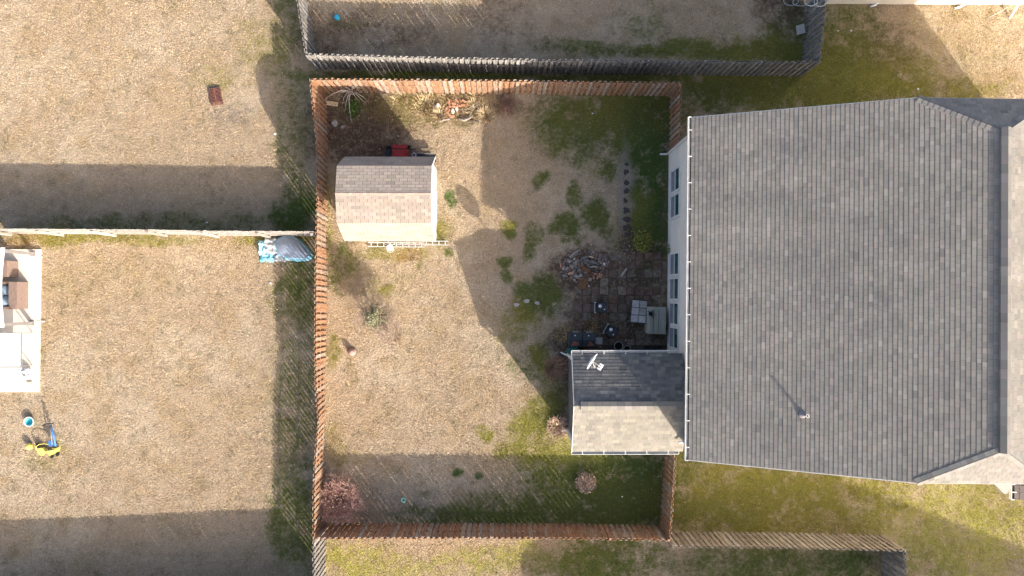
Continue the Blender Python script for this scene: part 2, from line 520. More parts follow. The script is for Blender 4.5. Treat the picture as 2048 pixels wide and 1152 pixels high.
n1 = fbm(XX, YY, .35, 4, 0); n2 = fbm(XX, YY, 1.3, 4, 1); n3 = fbm(XX, YY, 2.6, 3, 2)
colA = TAN[None, None]*(1-sst(.42, .68, n1)[..., None]) + PALE[None, None]*sst(.42, .68, n1)[..., None]
colA = colA + (OCH-colA)*(sst(.45, .75, n2)*.65)[..., None]
colB = np.zeros_like(colA); wB = np.zeros_like(XX)
wx = XX + (fbm(XX, YY, .9, 4, 3)-.5)*1.3 + (fbm(XX, YY, 2.7, 3, 1)-.5)*.5; wy = YY + (fbm(XX, YY, .9, 4, 4)-.5)*1.3 + (fbm(XX, YY, 2.7, 3, 2)-.5)*.5
n4 = fbm(XX, YY, 1.7, 4, 5)
for cx, cy, rx, ry, pc, st in PATCH:
    c = G(cx, cy)
    rxm, rym = rx*CAMZ/FPX, ry*CAMZ/FPX
    kw = min(1.0, min(rxm, rym)/.6)
    d = np.sqrt(((XX+(wx-XX)*kw-c.x)/rxm)**2 + ((YY+(wy-YY)*kw-c.y)/rym)**2)
    w = sst(1.5, .4, d)*st
    w = w*(np.clip(-.15+2.3*(.5*n3+.5*n4), .15, 1.2) if min(rx, ry) > 14 else 1.0)
    tot = np.maximum(wB+w*(1-wB*.6), 1e-5)
    f = np.clip(w/tot, 0, 1)
    colB = colB*(1-f[..., None]) + np.array(pc)*f[..., None]
    wB = np.clip(np.maximum(wB, w) + .25*np.minimum(wB, w), 0, 1)
def gsample(arr, x, y):
    ix = np.clip((x-GX0)/GS, 0, arr.shape[1]-1.001); iy = np.clip((y-GY0)/GS, 0, arr.shape[0]-1.001)
    i, j = ix.astype(int), iy.astype(int)
    fx, fy = ix-i, iy-j
    if arr.ndim == 3:
        fx, fy = fx[..., None], fy[..., None]
    return (arr[j, i]*(1-fx)+arr[j, i+1]*fx)*(1-fy)+(arr[j+1, i]*(1-fx)+arr[j+1, i+1]*fx)*fy
def outer(a, b, far):
    o, s = [], .8
    x = b
    while x < far:
        x += s; s *= 1.35; o.append(x)
    return np.array(o)
ox = outer(0, GX1, 700); oy = outer(0, GY1, 700)
allx = np.concatenate([(GX0-(ox-GX1))[::-1], gx, ox]); ally = np.concatenate([(GY0-(oy-GY1))[::-1], gy, oy])
AX, AY = np.meshgrid(allx, ally)
inside = (AX >= GX0) & (AX <= GX1) & (AY >= GY0) & (AY <= GY1)
AZ = np.where(inside, (fbm(AX, AY, 3.2, 3, 5)-.5)*.035 - .012, -.012)
cA = gsample(colA, AX, AY); cB = gsample(colB, AX, AY); wA = gsample(wB, AX, AY)
nx_, ny_ = len(allx), len(ally)
me = bpy.data.meshes.new('ground')
verts = np.stack([AX, AY, AZ], -1).reshape(-1, 3)
ii, jj = np.meshgrid(np.arange(nx_-1), np.arange(ny_-1))
q0 = (jj*nx_+ii).ravel()
quads = np.stack([q0, q0+1, q0+1+nx_, q0+nx_], -1)
me.vertices.add(len(verts)); me.vertices.foreach_set('co', verts.ravel())
me.loops.add(quads.size); me.loops.foreach_set('vertex_index', quads.ravel())
me.polygons.add(len(quads)); me.polygons.foreach_set('loop_start', np.arange(0, quads.size, 4))
me.polygons.foreach_set('use_smooth', np.ones(len(quads), bool))
for nm, arr in (('ColA', cA), ('ColB', cB)):
    at = me.attributes.new(nm, 'FLOAT_COLOR', 'POINT')
    at.data.foreach_set('color', np.concatenate([arr.reshape(-1, 3), np.ones((len(verts), 1))], 1).astype(np.float32).ravel())
at = me.attributes.new('Wb', 'FLOAT', 'POINT'); at.data.foreach_set('value', wA.ravel().astype(np.float32))
me.update(); me.validate()

def ground_mat():
    m, nt, b = _nodes('lawn')
    N, L = nt.nodes, nt.links
    tc = N.new('ShaderNodeTexCoord')
    def noise(s, d=4, r=.6):
        n = N.new('ShaderNodeTexNoise'); n.inputs['Scale'].default_value = s; n.inputs['Detail'].default_value = d
        n.inputs['Roughness'].default_value = r
        L.new(tc.outputs['Object'], n.inputs['Vector']); return n.outputs['Fac']
    a = N.new('ShaderNodeAttribute'); a.attribute_name = 'ColA'
    c = N.new('ShaderNodeAttribute'); c.attribute_name = 'ColB'
    w = N.new('ShaderNodeAttribute'); w.attribute_name = 'Wb'
    f1 = noise(5.5, 6, .7)
    k = N.new('ShaderNodeMath'); k.operation = 'MULTIPLY_ADD'; k.inputs[1].default_value = 2.6; k.inputs[2].default_value = -1.3
    L.new(f1, k.inputs[0])
    k2 = N.new('ShaderNodeMath'); k2.operation = 'ADD'; L.new(w.outputs['Fac'], k2.inputs[0]); L.new(k.outputs[0], k2.inputs[1])
    mr = N.new('ShaderNodeMapRange'); mr.inputs['From Min'].default_value = -.05; mr.inputs['From Max'].default_value = .88
    L.new(k2.outputs[0], mr.inputs['Value'])
    ww = N.new('ShaderNodeMapRange'); ww.inputs['From Min'].default_value = .04; ww.inputs['From Max'].default_value = .40
    L.new(w.outputs['Fac'], ww.inputs['Value'])
    gate = N.new('ShaderNodeMath'); gate.operation = 'MULTIPLY'; L.new(mr.outputs[0], gate.inputs[0]); L.new(ww.outputs[0], gate.inputs[1])
    mx = N.new('ShaderNodeMix'); mx.data_type = 'RGBA'
    L.new(gate.outputs[0], mx.inputs[0]); L.new(a.outputs['Color'], mx.inputs[6]); L.new(c.outputs['Color'], mx.inputs[7])
    # blade-scale light and dark flecks
    f2 = noise(22, 6, .8)
    m2 = N.new('ShaderNodeMapRange'); m2.inputs['From Min'].default_value = .28; m2.inputs['From Max'].default_value = .72
    m2.inputs['To Min'].default_value = .42; m2.inputs['To Max'].default_value = 1.5
    L.new(f2, m2.inputs['Value'])
    sc = N.new('ShaderNodeVectorMath'); sc.operation = 'SCALE'
    L.new(mx.outputs[2], sc.inputs[0]); L.new(m2.outputs[0], sc.inputs['Scale'])
    L.new(sc.outputs[0], b.inputs['Base Color'])
    b.inputs['Roughness'].default_value = 1.0
    b.inputs['Specular IOR Level'].default_value = .05
    bp = N.new('ShaderNodeBump'); bp.inputs['Strength'].default_value = 1.0; bp.inputs['Distance'].default_value = .085
    L.new(noise(12, 6, .7), bp.inputs['Height'])
    L.new(bp.outputs[0], b.inputs['Normal'])
    return m
M['lawn'] = ground_mat()
me.materials.append(M['lawn'])
ground = bpy.data.objects.new('ground', me)
COL.objects.link(ground)
tag(ground, 'dormant tan lawn with green patches', 'lawn', kind='structure')

# ------------------------------------------------------------------ fences
def picket_mesh(name, mat, h=1.83, w=.145, t=.018, ear=.028):
    mb = MB()
    poly = [(-w/2, 0), (w/2, 0), (w/2, h-ear), (w/2-ear, h), (-w/2+ear, h), (-w/2, h-ear)]
    n = len(poly)
    vs = [(x, -t/2, z) for x, z in poly] + [(x, t/2, z) for x, z in poly]
    fs = [tuple(range(n)), tuple(range(2*n-1, n-1, -1))] + [(i+n, (i+1) % n+n, (i+1) % n, i) for i in range(n)]
    mb.add(vs, fs)
    return mesh_from(name, mb, mat)
PK = {k: picket_mesh('picket', k) for k in ('wood_o', 'wood_g', 'wood_b', 'wood_w')}
def cube_mesh(name, d, mat):
    mb = MB(); mb.box((0, 0, d[2]/2), d)
    return mesh_from(name, mb, mat)

def resample(pts, step):
    pts = [Vector(p) for p in pts]
    seg = [(pts[i+1]-pts[i]).length for i in range(len(pts)-1)]
    tot = sum(seg)
    n = max(2, int(round(tot/step)))
    return tot, n
def along(pts, s):
    pts = [Vector(p) for p in pts]
    for i in range(len(pts)-1):
        l = (pts[i+1]-pts[i]).length
        if s <= l or i == len(pts)-2:
            return pts[i].lerp(pts[i+1], s/l), (pts[i+1]-pts[i]).normalized()
        s -= l

def fence(label, top, wood, base=None, style='shadowbox', h=1.83, post_side=0, end=(0, 0)):
    """top: ground-plane points under the pickets' tops; base: ground points of their feet (a leaning fence)"""
    if base is None:
        base = top
    tot, n = resample(top, .1225 if style == 'shadowbox' else .146)
    tb, _ = resample(base, 1)
    mid, _ = along(base, tb/2)
    rt = root('picket_fence', (mid.x, mid.y, 0), label, 'fence', 'wooden fences round the yards')
    loc = Vector((mid.x, mid.y, 0))
    sk = random.uniform(0, 6)
    for i in range(n+1):
        f = i/n
        b, d = along(base, f*tb)
        t, _ = along(top, f*tot)
        b = Vector((b.x, b.y, 0)); t = Vector((t.x, t.y, h))
        nrm = Vector((-d.y, d.x, 0)).normalized()
        if style == 'shadowbox':
            off = .034 if i % 2 else -.034
        else:
            off = post_side*-.034
        zax = (t-b).normalized()
        # small individual tilt
        zax = (zax + d*random.gauss(0, .006) + nrm*random.gauss(0, .004)).normalized()
        xax = Vector((d.x, d.y, 0)); xax = (xax-zax*xax.dot(zax)).normalized()
        yax = zax.cross(xax)
        m = Matrix((xax, yax, zax)).transposed().to_4x4()
        m.translation = b + nrm*off - loc + Vector((0, 0, -.01+random.uniform(-.012, .012)))
        o = bpy.data.objects.new('picket', PK[wood]); COL.objects.link(o)
        o.parent = rt; o.matrix_local = m
    nb = max(1, int(round(tb/2.44)))
    for k in range(nb+1):
        f = k/nb
        b, d = along(base, f*tb); t, _ = along(top, f*tot)
        b = Vector((b.x, b.y, -.05)); t = Vector((t.x, t.y, h-.06+random.uniform(-.03, .05)))
        nrm = Vector((-d.y, d.x, 0)).normalized()
        if style != 'shadowbox':
            b = b + nrm*post_side*.075; t = t + nrm*post_side*.075
        mb = MB(); mb.bar(b, t, .09, .09, up=nrm if style == 'shadowbox' else nrm)
        part('post', mb, wood, rt)
        if k < nb:
            b2, d2 = along(base, (k+1)/nb*tb); t2, _ = along(top, (k+1)/nb*tot)
            for z in (.25, .95, 1.62):
                p = Vector((b.x, b.y, 0)).lerp(Vector((t.x, t.y, h)), z/h)
                q0_ = Vector((b2.x, b2.y, 0)); q1_ = Vector((t2.x, t2.y, h))
                if style != 'shadowbox':
                    q0_ = q0_+nrm*post_side*.075; q1_ = q1_+nrm*post_side*.075
                q = q0_.lerp(q1_, z/h)
                dd = (q-p).normalized()*.047
                off = -nrm*post_side*.066 if style != 'shadowbox' else Vector((0, 0, 0))
                mb = MB(); mb.bar(p+dd+off, q-dd+off, .036, .088)
                part('rail', mb, wood, rt)
    return rt

def T(pts, z=1.83):
    return [Vector((*G(x, y, z).xy, 0)) for x, y in pts]
W_TOP = [(620, 158), (626, 220), (634, 300), (634, 400), (631, 540), (629.5, 690), (631, 770), (636, 830), (636, 850), (632, 890), (629, 925), (627, 985), (627, 1076)]
W_BASE = [(650, 188), (653, 230), (654, 310), (654, 400), (653, 540), (651, 690), (648, 760), (648, 825), (647.5, 846), (646, 880), (647, 920), (648, 980), (648, 1047)]
west_base = [Vector((*G(x, y, 0).xy, 0)) for x, y in W_BASE]
fence('rust-orange picket fence along the west side of the yard, beside the shed', T(W_TOP), 'wood_o', base=west_base)
fence('sunlit rust-orange picket fence behind the bricks and the bare sapling', T([(624, 158), (1000, 161), (1359, 166)]), 'wood_o')
fence('short dark orange picket fence between the house corner and the north fence', T([(1361, 169), (1361, 288)]), 'wood_o')
fence('short shaded brown picket fence south of the grey sunroom', T([(1352, 890), (1349, 960), (1344, 1020), (1341, 1077)]), 'wood_o')
fence('dark orange picket fence along the south side beside the pink bare shrub', T([(631, 1077), (900, 1076), (1130, 1077), (1338, 1081)]), 'wood_o')
fence('long silvery grey picket fence just north of the orange fence', T([(613, 108), (900, 116), (1080, 119.5), (1300, 121), (1637, 124)]), 'wood_g')
fence('grey picket fence leading up past the blue ball', T([(591, -24), (611, 104)]), 'wood_g')
fence('weathered grey picket fence with white hose looped over it', T([(1654, -24), (1640, 120)]), 'wood_g')
fence('dull brown picket fence running east below the house', T([(1346, 1094), (1560, 1096), (1808, 1101)]), 'wood_b')
fence('dark grey picket fence going down at the lower right', T([(1812, 1103), (1813, 1190)]), 'wood_g')
fence('grey picket fence going down at the lower left below the orange fence', T([(627, 1084), (627, 1190)]), 'wood_g')
fence('bleached board fence across the left lawns, above the collapsed tent', T([(-40, 459), (300, 461), (420, 463.5), (622, 464.5)]), 'wood_w', style='solid', post_side=-1)

fence('bleached board fence south of the toy lawn, known by its shadow at the lower left', T([(-60, 1223), (300, 1209), (628, 1193)]), 'wood_w', style='solid', post_side=-1)

# ------------------------------------------------------------------ main house
e_s, e_n = G(1377, 920, 6.0), G(1383, 235, 6.0)
th = math.atan2(-(e_n.x-e_s.x), e_n.y-e_s.y)
D_ = (e_n-e_s).length
house = root('house', (e_s.x, e_s.y, 0), 'large two-storey house with grey shingle roof and white gutters', 'house', rz=th)
HW, ZE, SL = 17.76, 6.0, .425
XR = HW/2; ZR = ZE+SL*XR
XC = 6.68; ZC = ZE+SL*XC; IN = 1.3
WX = .60                              # west wall, in from the eave
wall = MB()
for (x0, y0, x1, y1) in ((WX, .06, WX+.2, D_-.06), (HW-WX-.2, .06, HW-WX, D_-.06)):
    wall.box(((x0+x1)/2, (y0+y1)/2, (ZE+.1)/2), (x1-x0, y1-y0, ZE+.1))
for y in (.16, D_-.16):
    pts = [(WX+.2, 0), (HW-WX-.2, 0), (HW-WX-.2, ZE), (HW-XC, ZC-.18), (XC, ZC-.18), (WX+.2, ZE)]
    n = len(pts)
    vs = [(x, y-.1, z) for x, z in pts]+[(x, y+.1, z) for x, z in pts]
    wall.add(vs, [tuple(range(n)), tuple(range(2*n-1, n-1, -1))]+[(i+n, (i+1) % n+n, (i+1) % n, i) for i in range(n)])
part('wall', wall, 'siding', house, local=True)
# lap siding on the west wall
sd = MB()
z = .12
while z < 5.8:
    vs = [(WX-.004, .06, z+.2), (WX-.02, .06, z), (WX-.004, .06, z), (WX-.004, D_-.06, z+.2), (WX-.02, D_-.06, z), (WX-.004, D_-.06, z)]
    sd.add(vs, [(0, 1, 4, 3), (1, 2, 5, 4)])
    z += .2
part('siding', sd, 'siding', house, local=True, kind='stuff')
# roof deck
dk = MB()
A = [(0, 0, ZE), (0, D_, ZE), (XC, D_, ZC), (XR, D_-IN, ZR), (XR, IN, ZR), (XC, 0, ZC)]
B = [(HW-x, y, z) for x, y, z in A]
allp = A+B
low = [(x, y, z-.16) for x, y, z in allp]
dk.add(allp+low, [(0, 5, 4, 3, 2, 1), (6, 7, 8, 9, 10, 11), (2, 3, 8), (5, 11, 4),
                  (12, 13, 14, 15, 16, 17), (18, 23, 22, 21, 20, 19), (14, 20, 15), (17, 16, 23)])
part('roof_deck', dk, 'deck', house, local=True)
fa = MB()
for y in (-.012, D_+.012):
    for P in (A, B):
        part('rake_trim', MB().bar((P[0][0], y, ZE-.085), (P[5][0], y, ZC-.085), .02, .16, up=(0, 0, 1)), 'white', house, local=True)
    part('fascia', MB().bar((XC+.02, y, ZC-.085), (HW-XC-.02, y, ZC-.085), .018, .15), 'white', house, local=True)
sf = MB(); sf.box((WX/2+.02, D_/2, ZE-.2), (WX-.04, D_-.1, .03))
part('soffit', sf, 'white', house, local=True)
ca_ = math.cos(math.atan(SL)); sa_ = math.sin(math.atan(SL))
base_h = (.238, .222, .20)
def colh(u, v):
    r = random.random()
    c = base_h
    if r < .08: c = (.275, .255, .23)
    elif r < .14: c = (.262, .235, .21)
    elif r < .24: c = (.205, .194, .18)
    return jit(c, .06, .012)
VR = XR/ca_; VC = XC/ca_
polyW = [(0, 0), (D_, 0), (D_, VC), (D_-IN, VR), (IN, VR), (0, VC)]
sh = []
# west slope: u runs north->south so that the normal points up
sh += gen_shingles((0, D_, ZE), (0, -1, 0), (ca_, 0, sa_), polyW, .146, (.14, .27), colh, t1=.0145)
camw = Vector((0, 0, CAMZ))
def sc_h(s):
    v = s[0][0]
    return s[3]/(CAMZ-v[2])**2*(1 if v[0] < XR else .2)
hs_w = sh
sh = gen_shingles((HW, 0, ZE), (0, 1, 0), (-ca_, 0, sa_), polyW, .146, (.14, .27), colh, t1=.0145)
hh = math.hypot(IN, ZR-ZC)
HWd = HW-2*XC
tri = [(0, 0), (HWd, 0), (HWd/2, hh)]
sh += gen_shingles((XC, 0, ZC), (1, 0, 0), (0, IN, ZR-ZC), tri, .146, (.14, .27), colh, t1=.0145)
sh += gen_shingles((HW-XC, D_, ZC), (-1, 0, 0), (0, -IN, ZR-ZC), tri, .146, (.14, .27), colh, t1=.0145)
place_shingles(hs_w, 'shingle_h', house, 300, sc_h)
mbs = MB()
for vs, fs, c, a in sh:
    mbs.add(vs, fs, c)
part('shingle_field', mbs, 'shingle_h', house, local=True, kind='stuff')
# ridge vent and caps along hips
rv = MB()
yy = IN-.1
while yy < D_-IN+.1:
    rv = MB()
    for s in (-1, 1):
        rv.add([(XR, yy, ZR+.115), (XR, yy+.29, ZR+.11), (XR+s*.16, yy+.29, ZR+.03), (XR+s*.16, yy, ZR+.035),
                (XR, yy, ZR+.03), (XR, yy+.29, ZR+.03), (XR+s*.16, yy+.29, ZR-.06), (XR+s*.16, yy, ZR-.06)],
               [((0, 1, 2, 3) if s < 0 else (3, 2, 1, 0)), (3, 2, 6, 7), (0, 3, 7, 4), (1, 5, 6, 2)], jit((.2, .19, .18), .08))
    part('ridge_cap', rv, 'shingle_h', house, local=True)
    yy += .292

hc = MB()
for (cx, cy, sx, sy) in ((XC, 0, 1, 1), (HW-XC, 0, -1, 1), (XC, D_, 1, -1), (HW-XC, D_, -1, -1)):
    P0 = Vector((cx, cy, ZC)); P1 = Vector((XR, cy+sy*IN, ZR))
    dd = P1-P0; ln = dd.length; dn = dd.normalized()
    n1_ = Vector((-sx*sa_, 0, ca_)); n2_ = Vector((0, -sy*(ZR-ZC), IN)).normalized()
    s1 = n1_.cross(dn).normalized(); s2 = n2_.cross(dn).normalized()
    if s1.dot(Vector((-sx, 0, 0))) < 0 and s1.y*sy < 0: pass
    # point each flap down its own slope
    if s1.dot(Vector((0, sy, 0))) < 0: s1 = -s1
    if s2.dot(Vector((sx, 0, 0))) < 0: s2 = -s2
    t = 0
    while t < ln:
        hc = MB()
        for sv, nn in ((s1, n1_), (s2, n2_)):
            a = P0+dn*t; b = P0+dn*min(t+.18, ln)
            vs = [a+nn*.034, b+nn*.026, b+sv*.15+nn*.022, a+sv*.15+nn*.03, a, b, b+sv*.15, a+sv*.15]
            cc = jit((.235, .225, .21), .1)
            hc.add(vs, [(0, 1, 2, 3), (3, 2, 6, 7), (0, 3, 7, 4)], cc)
        part('hip_cap', hc, 'shingle_h', house, local=True)
        t += .18

def gutter(parent, p, q, out, straps, local=True):
    """white eave trough from p to q (top edge), out = outward unit vector"""
    p, q, out = Vector(p), Vector(q), Vector(out)
    mb = MB()
    w = .115
    mb.bar(p+out*w+Vector((0, 0, -.05)), q+out*w+Vector((0, 0, -.05)), .017, .11)
    mb.bar(p+out*(w/2)+Vector((0, 0, -.105)), q+out*(w/2)+Vector((0, 0, -.105)), w-.03, .012)
    d = (q-p).normalized()
    for e in (p, q):
        mb.bar(e+Vector((0, 0, -.05)), e+out*(w-.018)+Vector((0, 0, -.05)), .02, .11)
    g = part('gutter', mb, 'white', parent, local=local)
    for k in range(straps):
        c = p+d*((q-p).length*(k+.5)/straps)
        mb = MB(); mb.bar(c-out*.05+Vector((0, 0, .012)), c+out*(w-.02)+Vector((0, 0, .004)), .03, .012)
        part('gutter_strap', mb, 'white', parent, local=local)
    return g
gutter(house, (-.005, -.02, ZE+.005), (-.005, D_+.02, ZE+.005), (-1, 0, 0), 13)
# windows
def yloc(py, z):
    return (Matrix.Rotation(-th, 3, 'Z') @ (G(1341, py, z)-e_s)).y
WINS = [(346, 386), (396, 436), (510, 549), (559, 597), (607, 646), (655, 692)]
for a, b in WINS:
    y0, y1 = yloc(b, .65), yloc(a, .65)
    z0, z1, xw = .66, 2.12, WX-.02
    fr = MB()
    t = .10
    fr.box((xw-.02, y0-t/2, (z0+z1)/2), (.05, t, z1-z0+2*t)); fr.box((xw-.02, y1+t/2, (z0+z1)/2), (.05, t, z1-z0+2*t))
    fr.box((xw-.022, (y0+y1)/2, z0-t/2), (.06, y1-y0, t)); fr.box((xw-.022, (y0+y1)/2, z1+t/2), (.05, y1-y0, t))
    w = part('window', fr, 'white', house, local=True)
    ws = Vector((w.location.x, w.location.y, w.location.z))
    def sub(nm, mb, mt):
        for i, v in enumerate(mb.v):
            mb.v[i] = (v[0]-ws.x, v[1]-ws.y, v[2]-ws.z)
        part(nm, mb, mt, w, local=True)
    zm = (z0+z1)/2
    sub('meeting_rail', MB().box((xw-.018, (y0+y1)/2, zm), (.03, y1-y0, .05)), 'white')
    sub('insect_screen', MB().box((xw-.006, (y0+y1)/2, (z0+zm)/2-.012), (.01, y1-y0, zm-z0-.03)), 'screen')
    sub('pane', MB().box((xw-.006, (y0+y1)/2, (z1+zm)/2+.012), (.01, y1-y0, z1-zm-.03)), 'glass')
# corner boards and downspouts
part('corner_board', MB().box((WX-.03, D_-.09, 2.9), (.03, .12, 5.8)), 'white', house, local=True)
part('corner_board', MB().box((WX-.03, .09, 2.9), (.03, .12, 5.8)), 'white', house, local=True)
ds = MB()
ds.tube([(.05, D_-.2, 5.9), (.1, D_-.2, 5.75), (WX-.09, D_-.12, 5.4), (WX-.09, D_-.12, .2), (WX-.16, D_-.12, .09), (WX-.42, D_-.12, .06)], .045, 6)
part('downspout', ds, 'white', house, local=True)
ds = MB()
ds.tube([(.05, .25, 5.9), (.1, .25, 5.75), (WX-.09, .12, 5.4), (WX-.09, .12, 3.66), (WX-.14, .12, 3.5), (WX-.3, .08, 3.42)], .045, 6)
part('downspout', ds, 'white', house, local=True)
# plumbing vent
pv = Matrix.Rotation(-th, 3, 'Z') @ (G(1608, 829, 7.55)-e_s)
pz = ZE+SL*pv.x
part('vent_pipe', MB().lathe((pv.x, pv.y, pz), [(.16, -.02), (.09, .05), (.055, .08), (.045, .30), (.035, .30), (.035, .2)], 14), 'grey_metal', house, local=True, smooth=True)
part('vent_collar', MB().lathe((pv.x, pv.y, pz+.30), [(.04, .0), (.06, .0), (.06, .03), (.04, .03), (.04, 0)], 14), 'white', house, local=True, smooth=True)
# roof box vent by the ridge and the little south-east wing
rv2 = Matrix.Rotation(-th, 3, 'Z') @ (G(2030, 985, 8.2)-e_s)
wing = MB()
wx0, wy0, wy1 = rv2.x-.02, rv2.y-.22, rv2.y+.25
wing.add([(wx0, wy0, 8.2), (wx0, wy1, 8.2), (wx0+2.2, wy1, 9.0), (wx0+2.2, wy0, 9.0), (wx0, wy0, 8.05), (wx0, wy1, 8.05), (wx0+2.2, wy1, 8.05), (wx0+2.2, wy0, 8.05)],
         [(0, 3, 2, 1), (0, 1, 5, 4), (0, 4, 7, 3), (1, 2, 6, 5), (2, 3, 7, 6), (4, 5, 6, 7)])
part('dormer_roof_deck', wing, 'deck', house, local=True)
ws_ = gen_shingles((wx0, wy1, 8.2), (0, -1, 0), (2.2, 0, .8), [(0, 0), (wy1-wy0, 0), (wy1-wy0, 2.34), (0, 2.34)], .15, (.15, .3), lambda u, v: jit((.2, .165, .15), .1))
mb = MB()
for vs, fs, c, a in ws_: mb.add(vs, fs, c)
part('dormer_shingle_field', mb, 'shingle_h', house, local=True, kind='stuff')
gutter(house, (wx0, wy0-.02, 8.22), (wx0, wy1+.02, 8.22), (-1, 0, 0), 1)
ext = MB()
ea = Matrix.Rotation(-th, 3, 'Z') @ (G(1988, 971, ZC)-e_s)
ext.add([(ea.x, 0, ZC-.005), (ea.x+.55, -.42, ZC-.29), (ea.x+.64, -.42, ZC-.29), (ea.x+.64, 0, ZC-.005),
         (ea.x, 0, ZC-.12), (ea.x+.55, -.42, ZC-.4), (ea.x+.64, -.42, ZC-.4), (ea.x+.64, 0, ZC-.12)],
        [(0, 1, 2, 3), (0, 4, 5, 1), (1, 5, 6, 2), (2, 6, 7, 3), (4, 7, 6, 5)])
for i in range(5): ext.c.append((.235, .225, .21))
part('roof_flare', ext, 'shingle_h', house, local=True)

# ------------------------------------------------------------------ sunroom
ZE2, ZR2 = 3.05, 3.95
n_w, n_e = G(1144, 707, ZE2), G(1364, 707, ZE2)
s_w = G(1146, 903, ZE2)
sx0, sy1, sy0 = n_w.x, n_w.y, s_w.y
sx1 = 7.28
syr = (sy0+sy1)/2
sun = root('sunroom', (sx0, sy0, 0), 'small gabled sunroom extension with weathered shingle roof beside the big house', 'sunroom')
S = lambda mb: MBshift(mb, (sx0, sy0, 0))
def MBshift(mb, o):
    mb.v = [(x-o[0], y-o[1], z-o[2]) for x, y, z in mb.v]
    return mb
LX, LY = sx1-sx0, sy1-sy0
wl = MB()
wl.box((.12+.08, LY/2, ZE2/2), (.16, LY-.7, ZE2))
wl.box((LX/2+.2, .27, ZE2/2), (LX-.42, .16, ZE2)); wl.box((LX/2+.2, LY-.27, ZE2/2), (LX-.42, .16, ZE2))
wl.add([(.12, .36, ZE2), (.12, LY-.36, ZE2), (.12, LY/2, ZR2-.18), (.28, .36, ZE2), (.28, LY-.36, ZE2), (.28, LY/2, ZR2-.18)],
       [(0, 2, 1), (3, 4, 5), (0, 1, 4, 3), (1, 2, 5, 4), (2, 0, 3, 5)])
part('wall', wl, 'wall_dark', sun, local=True)
for yy in (.3, LY-.3):
    part('corner_board', MB().box((.095, yy, ZE2/2-.02), (.05, .12, ZE2-.05)), 'white', sun, local=True)
dk = MB()
P = [(0, 0, ZE2), (LX, 0, ZE2), (LX, LY/2, ZR2), (0, LY/2, ZR2), (0, LY, ZE2), (LX, LY, ZE2)]
lo_ = [(x, y, z-.1) for x, y, z in P]
dk.add(P+lo_, [(0, 1, 2, 3), (3, 2, 5, 4), (6, 9, 8, 7), (9, 10, 11, 8)])
part('roof_deck', dk, 'deck', sun, local=True)
fa = MB()
for y_ in (0, LY):
    part('rake_trim', MB().bar((-.012, y_, ZE2-.06), (-.012, LY/2, ZR2-.06), .02, .13), 'white', sun, local=True)
hl = math.hypot(LY/2, ZR2-ZE2)
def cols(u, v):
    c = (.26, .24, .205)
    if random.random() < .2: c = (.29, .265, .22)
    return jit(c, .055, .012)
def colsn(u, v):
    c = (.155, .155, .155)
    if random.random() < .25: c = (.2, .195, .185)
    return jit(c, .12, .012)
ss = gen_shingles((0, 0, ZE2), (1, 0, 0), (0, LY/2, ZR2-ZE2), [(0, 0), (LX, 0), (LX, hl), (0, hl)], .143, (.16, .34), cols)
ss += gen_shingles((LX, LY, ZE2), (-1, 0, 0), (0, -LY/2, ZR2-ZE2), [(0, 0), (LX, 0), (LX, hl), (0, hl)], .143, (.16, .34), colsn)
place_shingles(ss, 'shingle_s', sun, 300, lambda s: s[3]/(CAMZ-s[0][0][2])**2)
rc = MB()
x = .25
while x < LX-.35:
    rc = MB()
    for s in (-1, 1):
        rc.add([(x, LY/2, ZR2+.075), (x+.29, LY/2, ZR2+.07), (x+.29, LY/2+s*.17, ZR2-.002), (x, LY/2+s*.17, ZR2+.003),
                (x, LY/2, ZR2), (x+.29, LY/2, ZR2), (x+.29, LY/2+s*.17, ZR2-.08), (x, LY/2+s*.17, ZR2-.08)],
               [((0, 1, 2, 3) if s > 0 else (3, 2, 1, 0)), (3, 2, 6, 7), (0, 3, 7, 4), (1, 5, 6, 2)], jit((.25, .235, .21), .08))
    part('ridge_cap', rc, 'shingle_s', sun, local=True)
    x += .292

gutter(sun, (-.02, -.005, ZE2+.005), (LX-.16, -.005, ZE2+.005), (0, -1, 0), 5)
gutter(sun, (-.02, LY+.005, ZE2+.005), (LX-.12, LY+.005, ZE2+.005), (0, 1, 0), 5)
ds = MB(); ds.tube([(.02, LY+.04, 2.93), (.03, LY-.05, 2.7), (.05, LY-.3, 2.45), (.05, LY-.3, .2), (-.02, LY-.3, .08), (-.22, LY-.2, .06)], .042, 6)
part('downspout', ds, 'white', sun, local=True)
ds = MB(); ds.tube([(.02, -.03, 2.93), (.03, .05, 2.7), (.05, .3, 2.45), (.05, .3, .2), (-.02, .3, .08), (-.22, .25, .06)], .042, 6)
part('downspout', ds, 'white', sun, local=True)

# satellite dish on the sunroom roof
dp = G(1190, 722, 3.75)
dish = root('satellite_dish', (dp.x, dp.y, 3.3), 'white satellite dish on the north slope of the sunroom roof', 'satellite dish')
foot = G(1188, 735, 3.45)
zroof = lambda y: ZE2+(ZR2-ZE2)*(1-abs(y-syr)/(LY/2))
dc = G(1183, 722, 4.05); lnb = G(1203, 735, 4.0)
mb = MB(); mb.tube([(foot.x, foot.y, zroof(foot.y)), (foot.x-.02, foot.y+.02, 3.75), (dc.x+.05, dc.y-.03, 3.95)], .025, 8)
mb.box((foot.x, foot.y, zroof(foot.y)+.012), (.2, .2, .03), .3)
part('mast', mb, 'grey_metal', dish, smooth=False)
axis = (lnb-dc); axis.z = 0.12; axis.normalize()
mq = axis.to_track_quat('Z', 'Y').to_matrix()
mb = MB(); mb.lathe((dc.x, dc.y, 4.0), [(.0, -.05), (.12, -.045), (.24, -.02), (.36, .03), (.37, .04), (.36, .045), (.24, -.005), (.12, -.03), (0, -.035)], 22, mat=mq)
